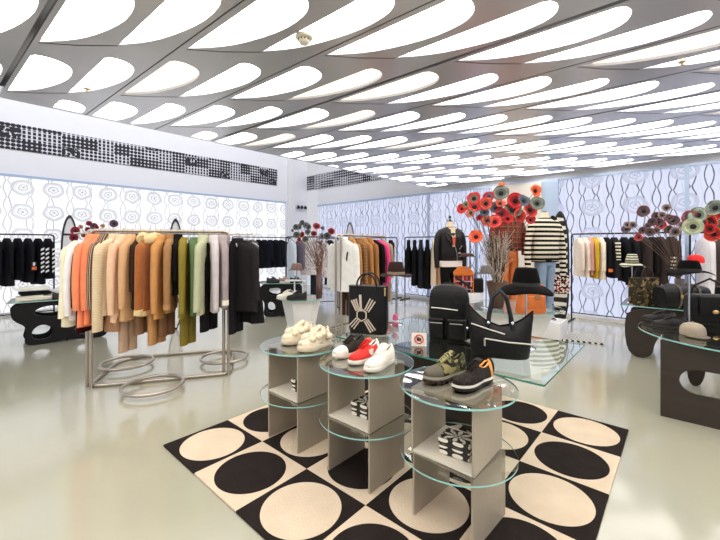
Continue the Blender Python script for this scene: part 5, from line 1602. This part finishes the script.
# poppies behind the coloured rack
VL = Vector((-4.05, 5.75, 0)); VL = onL(1.12, .30)
t = thing('vase', 'slim grey vase of small crimson poppies on the left cut-out table', 'vase', VL)
MB().lathe([(0, 0), (.045, 0), (.05, .01), (.05, .30), (.044, .30), (.044, .02), (0, .02)], 20).build('body', plain('grey_vase', (.4, .38, .40), .4), t)
lst = []
for x, y, r, k in ((112, 150, 22, 0), (100, 200, 20, 0), (150, 122, 13, 1), (210, 97, 14, 0), (245, 118, 18, 2), (200, 140, 13, 0), (308, 115, 12, 1), (388, 100, 20, 2), (175, 180, 14, 0), (262, 125, 12, 0)):
    lst.append((x / 7.2 + 60, y / 7.2 + 210, r / 7.2 * 1.05, ((.55, .12, .22), (.80, .62, .52), (.30, .28, .36))[k], None, ((.72, .3, .36), None, DR)[k], ('small crimson poppy', 'tiny beige poppy', 'small dark poppy')[k]))
bouquet('above the coloured rack', 'poppies above the coloured rack', lst, 5.5, VL + Vector((0, 0, .28)), .12)
# black cut-out table in the gap right of the coloured rack
q = P2(256, 283.5, .70)
cut_table('black cut-out table near the far puffer rack, left of the white table', Vector((q.x, q.y, 0)), .05, 1.0, .55, .70)
for i, (x, y, z, c, lb) in enumerate(((.18, .16, 0, (.25, .24, .30), 'dark shoe at the left on the far cut-out table'), (.42, .2, 0, (.62, .50, .50), 'pinkish shoe in the middle of the far cut-out table'), (.66, .2, 0, (.20, .19, .22), 'black shoe at the right on the far cut-out table'))):
    small_shoe(lb, Vector((q.x + x, q.y + y, .70)), .1, leather(c), c_white if i == 1 else c_dk, 'shoes on the far cut-out table')

# ================================================================ RIGHT: DARK OVAL TABLE
RT0 = P2(660.5, 415)
t = thing('oval_table', 'dark wood table with pill-shaped cut-out and round glass top at the right', 'table', RT0, RU)
hR = .665
pill = [(.30 + .115 * cos(pi / 2 + pi * k / 16) - .06, .345 + .105 * sin(pi / 2 + pi * k / 16)) for k in range(17)] + [(.86 + .115 * cos(-pi / 2 + pi * k / 16), .345 + .105 * sin(-pi / 2 + pi * k / 16)) for k in range(17)]
plate('front_board', [(0, 0), (1.15, 0), (1.15, hR), (0, hR)], [pill], .035, m_darkwood, t, UP)
pbk = smooth_poly([(.08, 0), (.20, 0), (.24, .30), (.42, .48), (.66, .48), (.84, .30), (.88, 0), (1.06, 0), (1.06, .5), (1.0, hR), (.05, hR), (-.12, .60), (-.14, .30), (-.02, .22), (.07, .40)], 2)
plate('back_board', pbk, [], .035, m_darkwood, t, frame(Vector((.10, 1.12, 0)), (1, 0, 0)) @ UP)
plate('cross_board', smooth_poly([(0, .30), (0, hR), (1.08, hR), (1.08, .30), (.8, .46), (.28, .46)], 1), [], .03, m_darkwood, t, frame(Vector((.62, .03, 0)), (0, 1, 0)) @ UP)
glass_disc('', '', (.60, .56, hR + .003), .80, .012, parent=t)
ZR = hR + .016
def onR(x, y, z=0.0): return RT0 + U * x + V * y + Vector((0, 0, ZR + z))
# cap, bags and hat on it
def cap(label, loc, rz, m, m_peak):
    t = thing('cap', label, 'hat', loc, rz)
    MB().lathe([(.092, .004), (.094, .03), (.088, .07), (.065, .10), (.03, .113), (.004, .115)], 24, cap0=True).ball((0, 0, .116), .008, 8).build('crown', m, t)
    pk = [(.085 * cos(a), .085 * sin(a)) for a in [-1.1 + 2.2 * k / 12 for k in range(13)]]; po = [(.06 + .115 * cos(a) , .088 * sin(a)) for a in [1.3 - 2.6 * k / 12 for k in range(13)]]
    MB().prism(pk + po, .006, .012).build('peak', m_peak, t); return t
q = P2(703, 338, ZR)
cap('greige baseball cap lying at the front of the round glass table', q + Vector((0, .1, 0)), -1.9, cloth((.62, .57, .50)), cloth((.45, .41, .37)))
small_shoe('black shoe left of the cap on the round glass table', P2(699, 333, ZR) + Vector((.02, .16, 0)), radians(160), c_blk, c_dk, 'shoes on the round glass table')
small_shoe('second black shoe behind the first on the round glass table', P2(690, 329, ZR) + Vector((.06, .24, 0)), radians(150), c_blk, c_dk, 'shoes on the round glass table')
q = P2(714, 325, ZR)
t = thing('shoulder_bag', 'black shoulder bag with a gold clasp at the right edge of the round table', 'bag', q + Vector((.05, .1, 0)), RU + .4)
MB().rbox((0, 0, .15), (.40, .16, .30), .04).build('body', nyl, t)
MB().rbox((.02, -.085, .19), (.30, .04, .20), .03).build('flap', nyl, t)
MB().ball((.0, -.112, .13), (.03, .01, .022), 8).build('clasp', m_gold, t)
MB().tube([(-.17, 0, .28), (-.14, 0, .38), (0, 0, .46), (.14, 0, .38), (.17, 0, .28)], .011, 8).build('strap', nyl, t)
hat_on('black wide-brimmed hat on a tall steel stand at the right', 689, 271.5, 3.62, ZR, felt_b, plain('black_ribbon', (.06, .06, .06), .5), 'tall steel hat stand on the round glass table', crown=(.09, .10, .11), brim=.185, wave=.016, droop=.014)

# ---- table behind it with the camouflage tote and duffel
q0 = P2(620, 304.5, .69)
t = thing('glass_table', 'dark wood table with glass top under the camouflage tote and duffel', 'table', Vector((q0.x, q0.y, 0)), RU)
LT, WT = 1.5, .75
ob = smooth_poly([(.05, 0), (.30, 0), (.34, .28), (.55, .50), (.90, .50), (1.12, .28), (1.16, 0), (1.4, 0), (1.42, .40), (1.38, .675), (.06, .675), (.0, .40)], 2)
for yy in (.10, WT - .10): plate('side_board', ob, [], .03, m_darkwood, t, frame(Vector((.03, yy, 0)), (1, 0, 0)) @ UP)
mb = MB(); mb.add([(0, 0, .69), (LT, 0, .69), (LT, WT, .69), (0, WT, .69)], [(0, 1, 2, 3)]); mb.build('glass_top', g_top, t)
c4 = [(0, 0), (LT, 0), (LT, WT), (0, WT)]
mb = MB(); mb.loft([[(a, b, .678) for a, b in c4], [(a, b, .6895) for a, b in c4]], False, False, False); mb.build('glass_edge', g_edge, t)
def onK(x, y, z=0.0): return Vector((q0.x, q0.y, .69 + z)) + U * x + V * y
camb = blotch('brown_camouflage', [(.33, .27, .18), (.09, .08, .07), (.52, .43, .30), (.20, .18, .12)], 16)
t = thing('tote_bag', 'camouflage tote with thin looped handles on the back right table', 'bag', onK(.24, .22), RU + .75)
soft_bag(MB(), .36, .17, .36, .85, flare=1.04).build('body', camb, t)
for sd in (-1, 1): MB().tube([(-.08, sd * .06, .33)] + [(-.08 * cos(pi * k / 10), sd * .06, .36 + .15 * sin(pi * k / 10)) for k in range(11)] + [(.08, sd * .06, .33)], .007, 6).build('handle', c_brn, t)
t = thing('duffel_bag', 'black duffel bag with two grey buckled straps on the back right table', 'bag', onK(.62, .16), RU + .75)
rings = []
for k in range(9):
    xx = -.29 + .58 * k / 8; kk = (.80, .95, 1, 1, 1, 1, 1, .95, .80)[k]
    rings.append([(xx, .13 * kk * math.copysign(abs(cos(a)) ** .7, cos(a)), .15 + .15 * kk * math.copysign(abs(sin(a)) ** .7, sin(a))) for a in [2 * pi * j / 24 for j in range(24)]])
MB().loft(rings).build('body', nyl, t)
grs = cloth((.40, .37, .33))
for xx in (-.12, .12):
    MB().tube([(xx, .135 * math.copysign(abs(cos(a)) ** .7, cos(a)), .152 + .153 * math.copysign(abs(sin(a)) ** .7, sin(a))) for a in [2 * pi * j / 24 for j in range(24)]], .012, 6, cyc=True).build('strap', grs, t)
    MB().box((xx, -.145, .17), (.035, .012, .04)).build('buckle', m_gold, t)
t = thing('holdall', 'black slouchy holdall with a strap loop right of the steel hat stand', 'bag', onK(1.12, .20), RU + .5)
soft_bag(MB(), .46, .2, .30, .7, ph=2, flare=.9).build('body', nyl, t)
MB().tube([(-.15, 0, .26), (-.13, 0, .40), (0, 0, .47), (.12, 0, .40), (.15, 0, .26)], .011, 6).build('strap', bag_lea, t)
hat_on('green cap with white stripes above the camouflage tote', 632, 263.5, 5.10, .69, striped('green_cap_stripe', (.80, .80, .72), (.28, .29, .24), .035, .45, 2), cloth((.46, .47, .36)), 'hat stand behind the camouflage tote', crown=(.075, .08, .13), brim=.145, wave=.012, droop=.035, pinch=False)
t = cap('red cap with small white marks hanging beside the far-right rack', PD(695.5, 263, 5.0), -2.3, plain('red_knit', (.88, .14, .14), .8), cloth((.88, .14, .14)))
mb = MB()
for k in range(4): mb.box((.085 * cos(-1.2 + .5 * k + pi), .085 * sin(-1.2 + .5 * k + pi), .05 + .01 * (k % 2)), (.02, .02, .02))
mb.build('white_marks', cloth((.95, .92, .9)), t)
p = t.location; stand('hat stand under the red cap on the back right table', Vector((p.x, p.y, .69)), p.z - .69 + .1, top=.03)
# orange-marked tall books: two small orange boxes between tote and rack
# ---- right-hand poppies
VR1 = onK(.60, .62)
t = thing('vase', 'dark vase of small grey poppies on the back right table', 'vase', VR1)
MB().lathe([(0, 0), (.045, 0), (.05, .01), (.055, .34), (.048, .34), (.044, .02), (0, .02)], 20).build('body', plain('dark_vase', (.2, .17, .17), .4), t)
lst = []
for x, y, r, k in ((222, 140, 28, 0), (370, 117, 20, 1), (303, 170, 20, 0), (342, 165, 18, 1), (278, 210, 20, 0), (338, 232, 23, 2), (320, 210, 20, 0), (385, 185, 20, 0), (415, 200, 25, 0), (385, 258, 20, 0), (428, 275, 25, 1), (478, 232, 24, 1), (262, 275, 20, 0), (215, 265, 18, 0), (188, 310, 18, 2), (108, 255, 22, 0), (115, 228, 18, 1), (150, 230, 18, 1), (305, 265, 18, 1), (250, 235, 16, 0)):
    lst.append((x / 6.545 + 610, y / 6.545 + 190, r / 6.545 * 1.05, ((.33, .28, .29), (.58, .50, .48), (.62, .22, .25))[k], (None, (.36, .30, .32), None)[k], ((.62, .34, .38), None, COR)[k], ('dark poppy with a pink rim', 'mauve grey poppy', 'dusky red poppy')[k]))
bouquet('above the duffel bag', 'poppies above the duffel bag', lst, 5.0, VR1 + Vector((0, 0, .32)), .15)
VR2 = onR(.95, .72)
t = thing('vase', 'tall dark vase of red and grey poppies at the right picture edge', 'vase', VR2)
MB().lathe([(0, 0), (.06, 0), (.065, .01), (.07, .40), (.062, .40), (.055, .02), (0, .02)], 24).build('body', MATS['dark_vase'], t)
lst = []
for x, y, r, co, cm, cr, w in ((580, 165, 40, PAL, (.45, .50, .46), GRY, 'pale green poppy'), (525, 178, 34, (.56, .36, .38), (.35, .25, .28), CRI, 'crimson grey poppy'), (545, 240, 42, (.74, .76, .62), (.60, .62, .52), PAL, 'pale green poppy'), (600, 218, 35, RED, (.4, .1, .12), None, 'red poppy'), (650, 215, 42, RED, (.30, .12, .14), COR, 'red poppy'),
    (690, 118, 40, GRY, (.34, .38, .36), PAL, 'grey-green poppy'), (645, 158, 20, ORA, None, None, 'orange poppy'), (705, 170, 30, PAL, (.5, .55, .5), None, 'pale green poppy'), (708, 212, 25, GRY, None, PAL, 'grey-green poppy'), (680, 290, 38, (.90, .26, .22), (.8, .15, .15), ORA, 'red poppy'), (655, 255, 30, RED, (.6, .1, .12), None, 'red poppy'), (735, 245, 34, GRY, (.4, .4, .4), None, 'grey-green poppy'), (745, 150, 36, RED, (.5, .1, .1), None, 'red poppy')):
    lst.append((x / 6.545 + 610, y / 6.545 + 190, r / 6.545, co, cm, cr, w))
bouquet('at the right picture edge', 'poppies at the right picture edge', lst, 3.45, VR2 + Vector((0, 0, .38)), .12)
